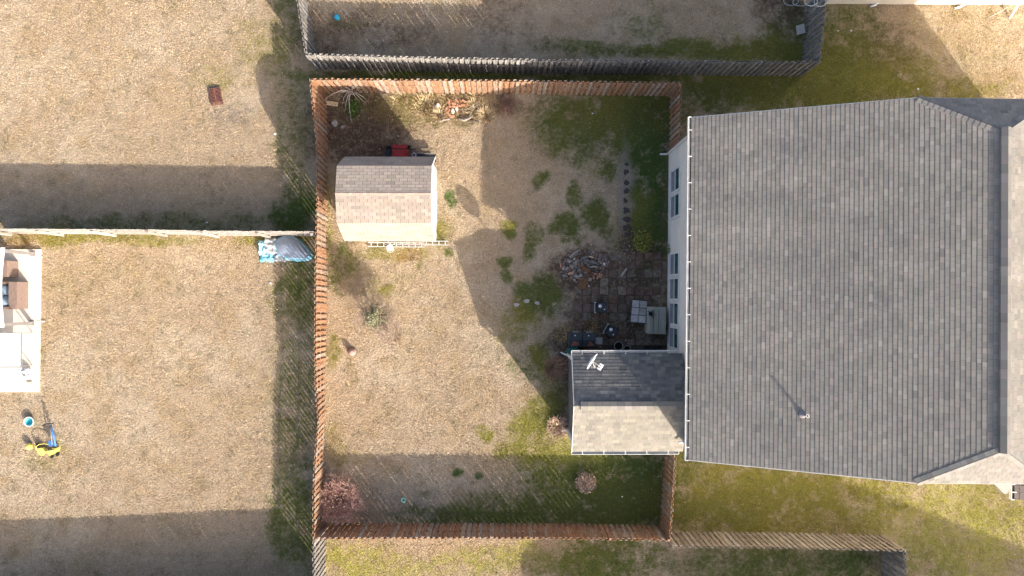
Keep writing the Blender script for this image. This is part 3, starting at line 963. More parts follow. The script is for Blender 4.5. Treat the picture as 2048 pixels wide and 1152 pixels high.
part('reflector', mb, 'wplastic', dish, smooth=True)
mb = MB(); mb.bar((dc.x+axis.x*.0, dc.y+axis.y*.0, 3.72), (lnb.x, lnb.y, 3.95), .035, .035)
part('feed_arm', mb, 'alu', dish)
perp = Vector((-axis.y, axis.x, 0))
mb = MB(); mb.bar(lnb-perp*.13+Vector((0, 0, -.02)), lnb+perp*.13+Vector((0, 0, -.02)), .06, .06)
for k in (-1, 0, 1):
    c = lnb+perp*.1*k
    mb.tube([c-axis*.02, c-axis*.13], .035, 8)
part('receiver', mb, 'wplastic', dish)

# ------------------------------------------------------------------ shed
SZE, SZB, SZR = 1.95, 3.3, 3.56
SX0, SX1 = -6.82, -2.98
SYC = 4.09
YE, YB = 1.79, 1.15
shed = root('garden_shed', (SX0, SYC, 0), 'barn-style garden shed with tan shingle gambrel roof and white end wall', 'shed')
LS = SX1-SX0
wl = MB()
prof = [(-YE+.18, 0), (YE-.18, 0), (YE-.18, SZE-.02), (YB-.05, SZB-.1), (0, SZR-.12), (-YB+.05, SZB-.1), (-YE+.18, SZE-.02)]
n = len(prof)
xa, xb = .12, LS-.13
wl.add([(xa, y, z) for y, z in prof]+[(xb, y, z) for y, z in prof],
       [tuple(range(n-1, -1, -1)), tuple(range(n, 2*n))]+[(i, (i+1) % n, (i+1) % n+n, i+n) for i in range(n)])
part('wall', wl, 'white', shed, local=True)
part('door', MB().box((xb+.015, -.1, 1.0), (.03, 1.4, 1.95)), 'white', shed, local=True)
part('door_trim', MB().box((xb+.036, -.1, 1.0), (.012, .08, 1.9)), 'white', shed, local=True)
dk = MB()
pr = [(-YE, SZE), (-YB, SZB), (0, SZR), (YB, SZB), (YE, SZE)]
for i in range(4):
    (y0, z0), (y1, z1) = pr[i], pr[i+1]
    dk.add([(0, y0, z0), (LS, y0, z0), (LS, y1, z1), (0, y1, z1), (0, y0, z0-.06), (LS, y0, z0-.06), (LS, y1, z1-.06), (0, y1, z1-.06)],
           [(0, 1, 2, 3), (4, 7, 6, 5), (0, 4, 5, 1), (0, 3, 7, 4), (1, 5, 6, 2)])
part('roof_deck', dk, 'deck', shed, local=True)
ss = []
def colt(u, v):
    c = (.345, .29, .243)
    if random.random() < .2: c = (.325, .27, .225)
    return jit(c, .06, .012)
def side(y0, z0, y1, z1, flip):
    l = math.hypot(y1-y0, z1-z0)
    if flip:
        return gen_shingles((LS, y0, z0), (-1, 0, 0), (0, y1-y0, z1-z0), [(0, 0), (LS, 0), (LS, l), (0, l)], .135, (.325, .325), colt, gap=.012, t1=.011)
    return gen_shingles((0, y0, z0), (1, 0, 0), (0, y1-y0, z1-z0), [(0, 0), (LS, 0), (LS, l), (0, l)], .135, (.325, .325), colt, gap=.012, t1=.011)
ss += side(-YE, SZE, -YB, SZB, False); ss += side(-YB, SZB, 0, SZR, False)
ss += side(YE, SZE, YB, SZB, True); ss += side(YB, SZB, 0, SZR, True)
place_shingles(ss, 'shingle_t', shed, 300, lambda s: s[3]*(1.0 if abs(s[0][0][1]) < YB+.01 else .4))
rc = MB()
x = .0
while x < LS-.02:
    rc = MB()
    x2 = min(x+.14, LS)
    for s in (-1, 1):
        rc.add([(x, 0, SZR+.022), (x2, 0, SZR+.016), (x2, s*.14, SZR-.036), (x, s*.14, SZR-.03), (x, 0, SZR-.03), (x2, 0, SZR-.03), (x2, s*.14, SZR-.07), (x, s*.14, SZR-.07)],
               [((0, 1, 2, 3) if s > 0 else (3, 2, 1, 0)), (3, 2, 6, 7), (0, 3, 7, 4)], jit((.34, .27, .225), .06))
    part('ridge_cap', rc, 'shingle_t', shed, local=True)
    x += .14

tr = MB()
for xx in (LS+.012,):
    for i in range(4):
        (y0, z0), (y1, z1) = pr[i], pr[i+1]
        part('rake_trim', MB().bar((xx, y0, z0-.045), (xx, y1, z1-.045), .02, .1), 'white', shed, local=True)

# ------------------------------------------------------------------ other houses
def simple_house(x0, x1, y0, y1, ze, pitch, label, wallmat='siding', clip=None):
    r = root('neighbour_house', ((x0+x1)/2, (y0+y1)/2, 0), label, 'house')
    w, d = x1-x0, y1-y0
    xr = w/2; zr = ze+pitch*xr
    zc = ze+pitch*xr*.76; xc = xr*.76; inn = 1.3
    wl = MB()
    pts = [(.5, 0), (w-.5, 0), (w-.5, ze), (w-xc, zc-.2), (xc, zc-.2), (.5, ze)]
    n = len(pts)
    vs = [(x-w/2, .08-d/2, z) for x, z in pts]+[(x-w/2, d/2-.08, z) for x, z in pts]
    wl.add(vs, [tuple(range(n)), tuple(range(2*n-1, n-1, -1))]+[(i+n, (i+1) % n+n, (i+1) % n, i) for i in range(n)])
    part('wall', wl, wallmat, r, local=True)
    A = [(0, 0, ze), (0, d, ze), (xc, d, zc), (xr, d-inn, zr), (xr, inn, zr), (xc, 0, zc)]
    B = [(w-x, y, z) for x, y, z in A]
    allp = [(x-w/2, y-d/2, z) for x, y, z in A+B]
    low = [(x, y, z-.2) for x, y, z in allp]
    dk = MB()
    dk.add(allp+low, [(0, 5, 4, 3, 2, 1), (6, 7, 8, 9, 10, 11), (2, 3, 8), (5, 11, 4), (12, 13, 14, 15, 16, 17), (18, 23, 22, 21, 20, 19), (14, 20, 15), (17, 16, 23),
                      (0, 1, 13, 12), (6, 18, 19, 7)])
    for i in range(len(dk.f)): dk.c.append((.21, .2, .19))
    part('roof', dk, 'shingle_h', r, local=True)
    return r
nw = G(1650, 8, 0)
simple_house(nw.x-.5, nw.x+13.5, nw.y-.08, nw.y+12, 6.0, .42, 'pale-walled neighbouring house at the top right edge')
simple_house(8.4, 31.8, -34.5, -22.0, 6.0, .30, 'neighbouring house below the bottom edge whose shadow crosses the south fence')
# white splash pipes on the north neighbour's wall
def pipe(name, pts, r, mat, label, cat, group=None, n=6):
    mb = MB(); mb.tube(pts, r, n)
    return single(name, mb, mat, label, cat, group, smooth=True)
g = G(1744, 9, 0); pipe('downspout_elbow', [(g.x+.35, g.y+.13, .5), (g.x+.3, g.y+.1, .12), (g.x+.1, g.y-.05, .06), (g.x-.12, g.y-.12, .05)], .05, 'wplastic', 'small white spout end at the foot of the pale wall, in shade', 'downspout')
g = G(1912, 12, 0); pipe('downspout_elbow', [(g.x+.45, g.y+.13, .9), (g.x+.4, g.y+.08, .15), (g.x+.15, g.y-.06, .06), (g.x-.1, g.y-.14, .05)], .055, 'wplastic', 'white spout end on sunlit grass at the pale wall', 'downspout')
g = G(2019, 36, 0); g2 = G(2032, 8, .5); pipe('white_post', [(g.x, g.y, 0.0), (g2.x, g2.y, .75)], .06, 'wplastic', 'leaning white pipe at the far top right corner', 'pipe')
g = G(1976, 37, 0); g2 = G(2016, 14, .3); pipe('thin_cable', [(g.x, g.y, .02), ((g.x+g2.x)/2, (g.y+g2.y)/2, .16), (g2.x, g2.y, .3)], .012, 'hose', 'thin white cable slanting over the grass at the top right', 'cable')

# ------------------------------------------------------------------ patio pavers, path
pav = root('paver_patio', G(1245, 610), 'dark mossy square-paver patio behind the house', 'patio')
pp = G(1245, 610)
pave_meshes = []
for k in range(6):
    mb = MB()
    w = .385
    pl = [(-w/2+random.uniform(0, .02), -w/2+random.uniform(0, .02)), (w/2-random.uniform(0, .02), -w/2+random.uniform(0, .02)),
          (w/2-random.uniform(0, .02), w/2-random.uniform(0, .02)), (-w/2+random.uniform(0, .02), w/2-random.uniform(0, .02))]
    mb.prism(pl, -.03, .022)
    pave_meshes.append(mesh_from('paver', mb, 'paver'))
for i in range(11):
    for j in range(12):
        px, py = 1156+i*17.6, 512+j*17.4
        if px > 1333 or (px < 1200 and py < 575): continue
        if random.random() < .24: continue
        c = G(px, py)
        o = bpy.data.objects.new('paver', random.choice(pave_meshes)); COL.objects.link(o)
        o.parent = pav
        o.location = (c.x-pp.x+random.uniform(-.02, .02), c.y-pp.y+random.uniform(-.02, .02), random.uniform(-.02, .012))
        o.rotation_euler = (random.uniform(-.02, .02), random.uniform(-.02, .02), random.uniform(-.05, .05))
slab = MB(); a, b = G(1205, 690), G(1333, 703)
slab.prism([(a.x, b.y-.25), (b.x, b.y-.25), (b.x, a.y), (a.x, a.y)], -.02, .07)
single('door_step', slab, 'stone_dark', 'dark concrete strip along the sunroom under the round tubs', 'step')
dm = G(1305, 700)
mb = MB(); mb.box((dm.x, dm.y, .085), (.82, .4, .02))
for k in range(9): mb.box((dm.x-.36+k*.09, dm.y, .1), (.03, .36, .012))
single('door_mat', mb, 'black', 'black ribbed door mat at the foot of the house wall', 'mat')
def stone(name, px, py, rx, ry, h, mat, label, cat, group, n=9, z=0, rz=0, jitr=.25):
    c = G(px, py, z)
    pl = []
    for k in range(n):
        an = 2*math.pi*k/n
        q = 1+random.uniform(-jitr, jitr*.4)
        x, y = rx*math.cos(an)*q, ry*math.sin(an)*q
        pl.append((c.x+x*math.cos(rz)-y*math.sin(rz), c.y+x*math.sin(rz)+y*math.cos(rz)))
    mb = MB()
    ins = [(c.x+(x-c.x)*.86, c.y+(y-c.y)*.86) for x, y in pl]
    m_ = len(pl)
    vs = [(x, y, z-.02) for x, y in pl]+[(x, y, z+h*.7) for x, y in pl]+[(x, y, z+h+random.uniform(-.1, .1)*h) for x, y in ins]
    fs = [(i, (i+1) % m_, (i+1) % m_+m_, i+m_) for i in range(m_)]+[(i+m_, (i+1) % m_+m_, (i+1) % m_+2*m_, i+2*m_) for i in range(m_)]+[tuple(range(2*m_, 3*m_))]
    mb.add(vs, fs)
    return single(name, mb, mat, label, cat, group)
steps = [(1253, 329, .085), (1252, 344, .12), (1253, 364, .12), (1253, 382, .125), (1251, 401, .10), (1254, 421, .15), (1254, 438, .155), (1255, 456, .16), (1255, 470, .16)]
ords = ['northernmost and smallest', 'second', 'third', 'fourth', 'fifth', 'sixth', 'seventh', 'eighth', 'ninth and southernmost']
for (x, y, r), o_ in zip(steps, ords):
    stone('stepping_stone', x, y, r*1.2, r*1.15, .028, 'stone_dark', o_+' dark stepping stone of the row from the north', 'stepping stone', 'stepping stones in the lawn', n=12, jitr=.45)
for (x, y, r, l) in ((1033, 609, .13, 'left one of three pale flat stones sunk in the grass'), (1053, 602, .15, 'middle one of three pale flat stones sunk in the grass'), (1074, 606, .13, 'right one of three pale flat stones sunk in the grass')):
    stone('flat_stone', x, y, r, r*.75, .03, 'board', l, 'stone', 'pale flat stones in the lawn')

# ------------------------------------------------------------------ patio things
def heater(px, py, rz, label):
    c = G(px, py, .42)
    r = root('patio_appliance', (c.x, c.y, 0), label, 'appliance', 'small black square appliances on the patio', rz)
    part('body', MB().box((0, 0, .25), (.40, .40, .34)), 'black', r, local=True)
    part('top_panel', MB().box((.02, 0, .428), (.34, .34, .014)), 'char', r, local=True)
    part('dial', MB().lathe((-.05, .05, .435), [(.065, 0), (.06, .018), (.0, .02)], 16), 'wplastic', r, local=True, smooth=True)
    part('knob', MB().lathe((.11, -.07, .435), [(.028, 0), (.025, .02), (.0, .022)], 10), 'wplastic', r, local=True)
    for s in (-1, 1):
        for q in (-1, 1):
            part('leg', MB().box((s*.17, q*.17, .042), (.035, .035, .084)), 'black', r, local=True)
    r.scale = (1.2, 1.2, 1.0)
    mb = MB(); mb.bar((-.25, -.2, .40), (-.25, .2, .40), .02, .02)
    for q in (-.19, .19): mb.bar((-.25, q, .40), (-.2, q, .40), .03, .03)
    part('side_handle', mb, 'alu', r, local=True)
    return r
heater(1203, 615, .0, 'upright-set black square appliance with white dial, alone on the pavers')
heater(1223, 663, -.5, 'askew black square appliance with white dial, near the dark grill')
# tiled table
tc_ = G(1278, 623, .45)
t = root('tile_table', (tc_.x, tc_.y, 0), 'low patio table topped with six grey square tiles', 'table', rz=-.09)
fr = MB()
for s in (-1, 1):
    fr.box((s*.36, 0, .42), (.04, 1.06, .06)); fr.box((0, s*.51, .42), (.68, .04, .06))
fr.box((0, 0, .405), (.68, .98, .02))
part('frame', fr, 'char', t, local=True)
for i in range(2):
    for j in range(3):
        part('tile', MB().box(((i-.5)*.345, (j-1)*.335, .43), (.315, .305, .03)), 'tile_a', t, local=True)
for s in (-1, 1):
    for q in (-1, 1):
        part('leg', MB().box((s*.33, q*.47, .195), (.05, .05, .39)), 'grey_metal', t, local=True)
# covered box by the wall
cb_ = G(1314, 641, .75)
t = root('covered_box', (cb_.x, cb_.y, 0), 'grey vinyl-covered storage box against the house wall under the windows', 'storage box', rz=-.03)
bw, bd, bh = .80, 1.20, .78
mb = MB(); nx2, ny2 = 9, 12
for i in range(nx2):
    for j in range(ny2):
        x, y = (i/(nx2-1)-.5)*bw, (j/(ny2-1)-.5)*bd
        e = min(1, min(nx2-1-i, i, j, ny2-1-j))
        mb.v.append((x*1.0+random.uniform(-.006, .006), y+random.uniform(-.006, .006), bh-(.02 if e == 0 else 0)-.03*math.exp(-((x-.02)/.13)**2)+random.uniform(-.008, .008)))
for i in range(nx2-1):
    for j in range(ny2-1):
        k = i*ny2+j
        mb.f.append((k, k+ny2, k+ny2+1, k+1))
part('cover_top', mb, 'cover', t, local=True, smooth=True)
mb = MB()
for (cx, cy, dx, dy) in ((0, -bd/2+.01, bw-.02, .02), (0, bd/2-.01, bw-.02, .02), (-bw/2+.01, 0, .02, bd-.06), (bw/2-.01, 0, .02, bd-.06)):
    mb.box((cx, cy, (bh-.03)/2), (dx, dy, bh-.03))
part('cover_skirt', mb, 'cover', t, local=True)
for dx in (.05, .07-.25):
    part('seam', MB().bar((dx, -bd/2+.05, bh+.012), (dx+.02, bd/2-.1, bh+.012), .012, .012), 'seam', t, local=True)
pc = G(1302, 628, .95)
t = root('spiky_plant', (pc.x, pc.y, .775), 'small dark spiky potted plant standing on the covered box', 'potted plant')
part('pot', MB().lathe((0, 0, 0), [(.06, 0), (.08, .1), (.075, .1), (.0, .09)], 12), 'black', t, local=True)
mb = MB()
for k in range(22):
    an = random.uniform(0, 6.28); l = random.uniform(.16, .27)
    a = Vector((math.cos(an), math.sin(an), 0))
    mb.tube([Vector((0, 0, .1)), a*l*.5+Vector((0, 0, .2)), a*l+Vector((0, 0, .17+random.uniform(-.05, .05)))], [.012, .01, .003], 4, col=jit((.03, .035, .05), .2))
part('leaf_cluster', mb, 'foliage', t, local=True)
# rusty double grill
gc = G(1164, 680, .9)
t = root('barbecue_grill', (gc.x, gc.y, 0), 'dark double-lid barbecue grill with rusty patches beside the sunroom', 'grill', rz=-.02)
part('cabinet', MB().box((0, 0, .42), (1.18, .50, .80)), 'char', t, local=True)
for i, s in enumerate((-1, 1)):
    mb = MB()
    hw, hd = .285, .30
    mb.add([(s*.30-hw, -hd, .83), (s*.30+hw, -hd, .83), (s*.30+hw, -hd, .93), (s*.30-hw, -hd, .93),
            (s*.30-hw, hd, .83), (s*.30+hw, hd, .83), (s*.30+hw, hd, .97), (s*.30-hw, hd, .97), (s*.30-hw, 0, 1.03), (s*.30+hw, 0, 1.03)],
           [(0, 1, 2, 3), (5, 4, 7, 6), (3, 2, 9, 8), (8, 9, 6, 7), (1, 5, 6, 9, 2), (4, 0, 3, 8, 7), (0, 4, 5, 1)])
    lid = part('lid', mb, 'char', t, local=True)
    lo = lid.location
    mb = MB(); mb.add([(s*.30-.17-lo.x+i*.1, -.26-lo.y, .944-lo.z), (s*.30+.2-lo.x+i*.04, -.25-lo.y, .946-lo.z), (s*.30+.12-lo.x, -.08-lo.y, 1.006-lo.z), (s*.30-.1-lo.x+i*.12, -.04-lo.y, 1.021-lo.z)], [(0, 1, 2, 3)])
    part('rust_patch', mb, 'rust', lid, local=True)
    mb = MB(); mb.lathe((s*.30-.02-lo.x, .2-lo.y, .992-lo.z), [(.03, 0), (.03, .02), (0, .022)], 10)
    part('thermometer', mb, 'wplastic', lid, local=True)
    mb = MB(); mb.bar((s*.30-.13-lo.x, .36-lo.y, .93-lo.z), (s*.30+.13-lo.x, .36-lo.y, .93-lo.z), .05, .03)
    for q in (-.11, .11): mb.bar((s*.30+q-lo.x, .29-lo.y, .93-lo.z), (s*.30+q-lo.x, .36-lo.y, .93-lo.z), .02, .02)
    part('handle', mb, 'grey_metal', lid, local=True)
mb = MB(); mb.box((.76, -.03, .80), (.29, .30, .03)); mb.box((.66, -.03, .62), (.03, .03, .34))
part('side_shelf', mb, 'tile_a', t, local=True)
for s in (-1, 1):
    for q in (-1, 1):
        part('caster', MB().lathe((s*.5, q*.18, 0), [(.03, 0), (.03, .04), (0, .04)], 8), 'black', t, local=True)
# teal bin
bc = G(1146, 701, .55)
t = root('teal_bin', (bc.x, bc.y, 0), 'teal plastic bin wedged between the grill and the sunroom', 'bin', rz=.3)
mb = MB()
o_, i_ = [(-.24, -.15), (.24, -.15), (.24, .15), (-.24, .15)], [(-.21, -.12), (.21, -.12), (.21, .12), (-.21, .12)]
vs = [(x*.8, y*.8, 0) for x, y in o_]+[(x, y, .5) for x, y in o_]+[(x, y, .5) for x, y in i_]+[(x*.8, y*.8, .06) for x, y in i_]
fs = [(3, 2, 1, 0)]+[(k, (k+1) % 4, (k+1) % 4+4, k+4) for k in range(4)]+[(k+4, (k+1) % 4+4, (k+1) % 4+8, k+8) for k in range(4)]+[(k+8, (k+1) % 4+8, (k+1) % 4+12, k+12) for k in range(4)]+[(12, 13, 14, 15)]
mb.add(vs, fs); part('tub', mb, 'teal', t, local=True)
mb = MB(); mb.box((0, 0, .515), (.50, .31, .03)); part('lid', mb, 'teal', t, local=True)
# pots
for px, py, r, h, lab in ((1237, 692, .205, .45, 'larger round grey-rimmed tub of dark soil by the sunroom'), (1254, 698, .165, .38, 'smaller round grey-rimmed tub beside the larger one')):
    c = G(px, py, h)
    t = root('plant_tub', (c.x, c.y, 0), lab, 'planter', 'round tubs by the sunroom')
    part('tub', MB().lathe((0, 0, .07), [(r*.75, 0), (r*.97, h-.02), (r*.9, h-.02), (r*.85, .05)], 26), 'char', t, local=True, smooth=True)
    part('rim', MB().lathe((0, 0, .07), [(r*.88, h-.03), (r*1.02, h-.03), (r*1.02, h), (r*.88, h), (r*.88, h-.03)], 26), 'pot_rim', t, local=True)
    part('soil', MB().lathe((0, 0, .07), [(r*.9, h-.2), (0, h-.19)], 20), 'soil', t, local=True)
rg = G(1289, 664, 0)
pts = [(rg.x+.10*math.cos(k/12*6.283), rg.y+.10*math.sin(k/12*6.283), .035) for k in range(13)]
pipe('wire_ring', pts, .008, 'bark', 'thin wire ring lying on the pavers below the tile table', 'ring')
w0, w1 = G(1242, 553, .03), G(1253, 537, .12)
mb = MB(); mb.bar(w0, w1, .09, .03); single('broken_board', mb, 'bark', 'lone pale grey broken board lying on the dark patio', 'board')

# ------------------------------------------------------------------ rubble pile
def log(p0, p1, r, mat, label, group, name='log', cat='log', n=7):
    mb = MB()
    a, b = Vector(p0), Vector(p1)
    mid = (a+b)/2+Vector((random.uniform(-.03, .03), random.uniform(-.03, .03), random.uniform(0, .03)))
    mb.tube([a, mid, b], [r, r*.95, r*.8], n)
    return single(name, mb, mat, label, cat, group, smooth=True)
def glog(x0, y0, x1, y1, r, z, mat, label, group='wood pieces of the rubble pile', **k):
    a, b = G(x0, y0, z), G(x1, y1, z)
    return log((a.x, a.y, z), (b.x, b.y, z), r, mat, label, group, **k)
glog(1143, 511, 1161, 499, .045, .05, 'bark', 'pale grey branch poking out at the top left of the rubble pile')
glog(1140, 516, 1158, 506, .05, .06, 'bark_dark', 'dark grey branch beside the pale one at the top left of the rubble pile')
glog(1178, 513, 1188, 515, .035, .16, 'lumber', 'short pale yellow wood offcut on top of the rubble pile', name='wood_offcut', cat='offcut')
glog(1197, 506, 1217, 516, .035, .04, 'bark_dark', 'grey stick at the top right of the rubble pile')
glog(1168, 520, 1200, 529, .085, .09, 'bark_dark', 'thickest dark log across the rubble pile')
glog(1182, 522, 1198, 530, .07, .16, 'bark_dark', 'dark log lying over the thickest one in the rubble pile')
glog(1181, 534, 1197, 534, .05, .07, 'bark', 'pale horizontal log below the dark logs of the rubble pile')
glog(1163, 517, 1178, 512, .06, .08, 'bark_dark', 'short dark log end in the upper middle of the rubble pile')
glog(1199, 523, 1204, 527, .03, .05, 'lumber', 'small pale offcut, left of two at the right end of the rubble pile', name='wood_offcut', cat='offcut')
glog(1207, 526, 1209, 531, .045, .05, 'ppaper', 'bright white offcut at the right end of the rubble pile', name='wood_offcut', cat='offcut')
glog(1156, 531, 1172, 536, .05, .10, 'rotwood', 'reddish rotten plank in the middle of the rubble pile', name='rotten_plank', cat='plank')
glog(1165, 536, 1182, 545, .09, .08, 'rotwood', 'broad orange-brown rotten log in the rubble pile')
glog(1173, 553, 1187, 548, .045, .09, 'rotwood', 'thin orange-brown stick right of the rubble pile centre')
def plank(x0, y0, x1, y1, w, z, mat, label):
    a, b = G(x0, y0, z), G(x1, y1, z)
    mb = MB(); mb.bar((a.x, a.y, z), (b.x, b.y, z), w, .05)
    return single('rotten_plank', mb, mat, label, 'plank', 'wood pieces of the rubble pile')
plank(1158, 578, 1168, 556, .22, .05, 'rotwood', 'left rust-orange rotten board at the bottom of the rubble pile')
plank(1166, 578, 1174, 556, .17, .08, 'rotwood', 'right rust-orange rotten board at the bottom of the rubble pile')
RUB = [(1133, 537, .10, 'pale stone at the left edge of the rubble pile'), (1143, 533, .13, 'grey broken slab left of the rubble pile centre'), (1151, 527, .14, 'large grey slab in the upper left of the rubble pile'),
       (1157, 540, .12, 'grey slab in the middle of the rubble pile above the boulders'), (1152, 553, .14, 'left grey boulder low in the rubble pile'), (1160, 551, .13, 'right grey boulder low in the rubble pile'),
       (1149, 560, .07, 'small pale stone below the boulders of the rubble pile'), (1179, 559, .15, 'dark grey slab right of the rusty boards'), (1177, 572, .07, 'small white-grey chip beside the rusty boards'),
       (1172, 518, .12, 'dark stone under the yellow offcut'), (1139, 523, .09, 'small grey stone at the upper left rim of the rubble pile'), (1200, 515, .09, 'grey stone at the right of the rubble pile'), (1146, 545, .09, 'pinkish stone near the left boulder')]
for x, y, r, l in RUB:
    stone('rubble_stone', x, y, r, r*.75, random.uniform(.07, .16), 'stone_grey', l, 'stone', 'stones of the rubble pile', n=7, rz=random.uniform(0, 3))
def brick(x, y, rz, z, label, group, mat='brick', tilt=0):
    c = G(x, y, z)
    mb = MB()
    m_ = Matrix.Rotation(rz, 3, 'Z') @ Matrix.Rotation(tilt, 3, 'X')
    mb.box((c.x, c.y, z+.033), (.2, .095, .06), mat=m_)
    return single('brick', mb, mat, label, 'brick', group)
brick(1122, 531, 1.5, .0, 'lone red brick at the far left of the rubble pile', 'bricks of the rubble pile')
brick(1140, 547, .3, .03, 'red brick by the pinkish stone of the rubble pile', 'bricks of the rubble pile')
brick(1187, 554, 1.5, .0, 'leftmost of three red bricks right of the rusty boards', 'bricks of the rubble pile')
brick(1195, 554, 1.2, .0, 'middle of three red bricks right of the rusty boards', 'bricks of the rubble pile')
brick(1202, 552, 1.4, .0, 'rightmost of three red bricks right of the rusty boards', 'bricks of the rubble pile')
brick(1190, 548, .1, .0, 'red brick lying flat above the three upright ones', 'bricks of the rubble pile')

# north bed: bricks, driftwood
NB = [(904, 204, 1.4, 0), (914, 202, .8, 0), (908, 208, .2, .06), (922, 205, -.8, 0), (928, 203, .5, 0), (934, 207, .9, 0), (918, 212, .1, 0), (926, 211, .1, .06), (936, 211, .0, 0),
      (902, 214, .2, 0), (909, 214, .3, .06), (886, 217, 1.4, 0), (893, 219, -.6, 0), (898, 222, -.9, 0), (892, 226, -1.0, 0), (899, 231, .8, 0), (905, 233, -.3, 0), (914, 221, 1.2, 0), (944, 205, .6, 0), (899, 205, 1.5, 0)]
NBL = ['upper left end', 'top row, second', 'top row, on others', 'top row, leaning', 'top row, middle', 'top row, right of middle', 'second row, left', 'second row, on others', 'second row, right end', 'third row, left',
       'third row, on others', 'far left edge', 'lower left, first', 'lower left, second', 'lower left, third', 'bottom edge, slanting', 'bottom edge, flat', 'pale stones side', 'far right end', 'top left corner']
for (x, y, rz, z), l in zip(NB, NBL):
    brick(x, y, -rz, z, 'loose red brick in the heap by the north fence, '+l, 'bricks heaped by the north fence', tilt=random.uniform(-.25, .25))
for x, y, r, l in ((906, 223, .13, 'left'), (914, 219, .11, 'right')):
    stone('pale_stone', x, y, r*.7, r*1.1, .1, 'concrete', l+' pale block below the brick heap', 'stone', 'pale blocks by the brick heap', n=6)
wb = G(875, 209, .2)
mb = MB(); mb.ball((wb.x, wb.y, .1), (.09, .11, .1), 8, 6, .2); single('white_jug', mb, 'wplastic', 'crumpled white jug among weeds left of the bricks', 'jug', smooth=True)
def branch(pts, r0, r1, mat, label, group='dead branches in the north bed'):
    P = [Vector((*G(x, y, z).xy, z)) for x, y, z in pts]
    n = len(P)
    mb = MB(); mb.tube(P, [r0+(r1-r0)*i/(n-1) for i in range(n)], 6)
    return single('branch', mb, mat, label, 'branch', group, smooth=True)
branch([(863, 208, .15), (873, 217, .12), (882, 222, .08), (886, 233, .05)], .018, .035, 'bark', 'forked pale branch at the left of the brick heap')
branch([(878, 243, .04), (888, 240, .05), (900, 238, .05)], .05, .035, 'bark', 'pale log end left in the border edging')
branch([(918, 237, .05), (928, 241, .05), (937, 238, .05), (946, 231, .06)], .04, .025, 'bark', 'grey curved branch below the brick heap')
branch([(921, 234, .03), (932, 237, .06), (939, 233, .05)], .03, .02, 'bark_dark', 'dark short branch beside the grey curved one')
branch([(938, 216, .12), (950, 208, .16), (960, 201, .2)], .022, .012, 'bark', 'long thin stick slanting right from the bricks')
branch([(941, 240, .04), (953, 243, .05), (964, 247, .05), (973, 252, .03)], .03, .022, 'bark_dark', 'dark root running to the shade edge')
branch([(939, 232, .1), (944, 222, .15), (951, 214, .2), (957, 206, .2)], .018, .01, 'bark', 'second thin stick slanting right of the bricks')
branch([(986, 226, .1), (990, 232, .1), (993, 241, .06)], .02, .012, 'bark', 'short reddish stick right of the dry grass clump')

# ------------------------------------------------------------------ plants
def blades(n, spread, length, cols, lean=.9, width=.012, z0=0.0, droop=.35):
    mb = MB()
    for _ in range(n):
        an = random.uniform(0, 6.283); rr = spread*math.sqrt(random.random())
        b = Vector((rr*math.cos(an), rr*math.sin(an), z0))
        an2 = an+random.gauss(0, .7)
        l = length*random.uniform(.5, 1.1)
        ln = lean*random.uniform(.3, 1.2)
        d = Vector((math.cos(an2)*ln, math.sin(an2)*ln, 1)).normalized()
        m_ = b+d*l*.55
        e = b+d*l+Vector((0, 0, -droop*l*ln))
        s = Vector((-math.sin(an2), math.cos(an2), 0))*width*random.uniform(.6, 1.4)
        c = jit(random.choice(cols), .2, .04)
        mb.add([b-s, b+s, m_+s*.8, m_-s*.8, e], [(0, 1, 2, 3), (3, 2, 4)], c)
    return mb
def twigs(nmain, length, r, spread_up, depth, cols, seed, sub=4):
    """branching twigs from the base, returned as a coloured mesh"""
    rnd = random.Random(seed)
    mb = MB()
    def grow(p, d, l, rad, k):
        q = p+d*l*.5+Vector((rnd.gauss(0, .06), rnd.gauss(0, .06), rnd.gauss(0, .03)))*l
        e = p+d*l+Vector((rnd.gauss(0, .08), rnd.gauss(0, .08), rnd.gauss(0, .05)))*l
        mb.tube([p, q, e], [rad, rad*.8, rad*.5], 4, cap=False, col=jit(cols[min(k, len(cols)-1)], .15, .03))
        if k >= depth: return
        for i in range(sub):
            f = rnd.uniform(.35, 1)
            s = p.lerp(q, f*2) if f < .5 else q.lerp(e, f*2-1)
            nd = (d+Vector((rnd.gauss(0, .65), rnd.gauss(0, .65), rnd.gauss(.05, .4)))).normalized()
            grow(s, nd, l*rnd.uniform(.45, .75), max(.0035, rad*.55), k+1)
    for i in range(nmain):
        an = 6.283*i/nmain+rnd.gauss(0, .3)
        up = spread_up*rnd.uniform(.6, 1.4)
        d = Vector((math.cos(an), math.sin(an), up)).normalized()
        grow(Vector((rnd.gauss(0, .03), rnd.gauss(0, .03), 0)), d, length*rnd.uniform(.8, 1.1), r, 0)
    return mb
def leaves(n, rad, cz, cols, size, seed, hollow=.3):
    rnd = random.Random(seed)
    mb = MB()
    for _ in range(n):
        v = Vector((rnd.gauss(0, 1), rnd.gauss(0, 1), rnd.gauss(0, 1))).normalized()*(hollow+(1-hollow)*rnd.random()**.6)
        p = Vector((v.x*rad[0], v.y*rad[1], cz+v.z*rad[2]))
        if p.z < .02: p.z = .02+rnd.random()*.1
        a = Vector((rnd.gauss(0, 1), rnd.gauss(0, 1), rnd.gauss(0, .7))).normalized()
        b = a.orthogonal().normalized()
        s = size*rnd.uniform(.5, 1.3)
        mb.add([p-a*s, p+b*s*.45, p+a*s, p-b*s*.45], [(0, 1, 2, 3)], jit(rnd.choice(cols), .22, .06))
    return mb
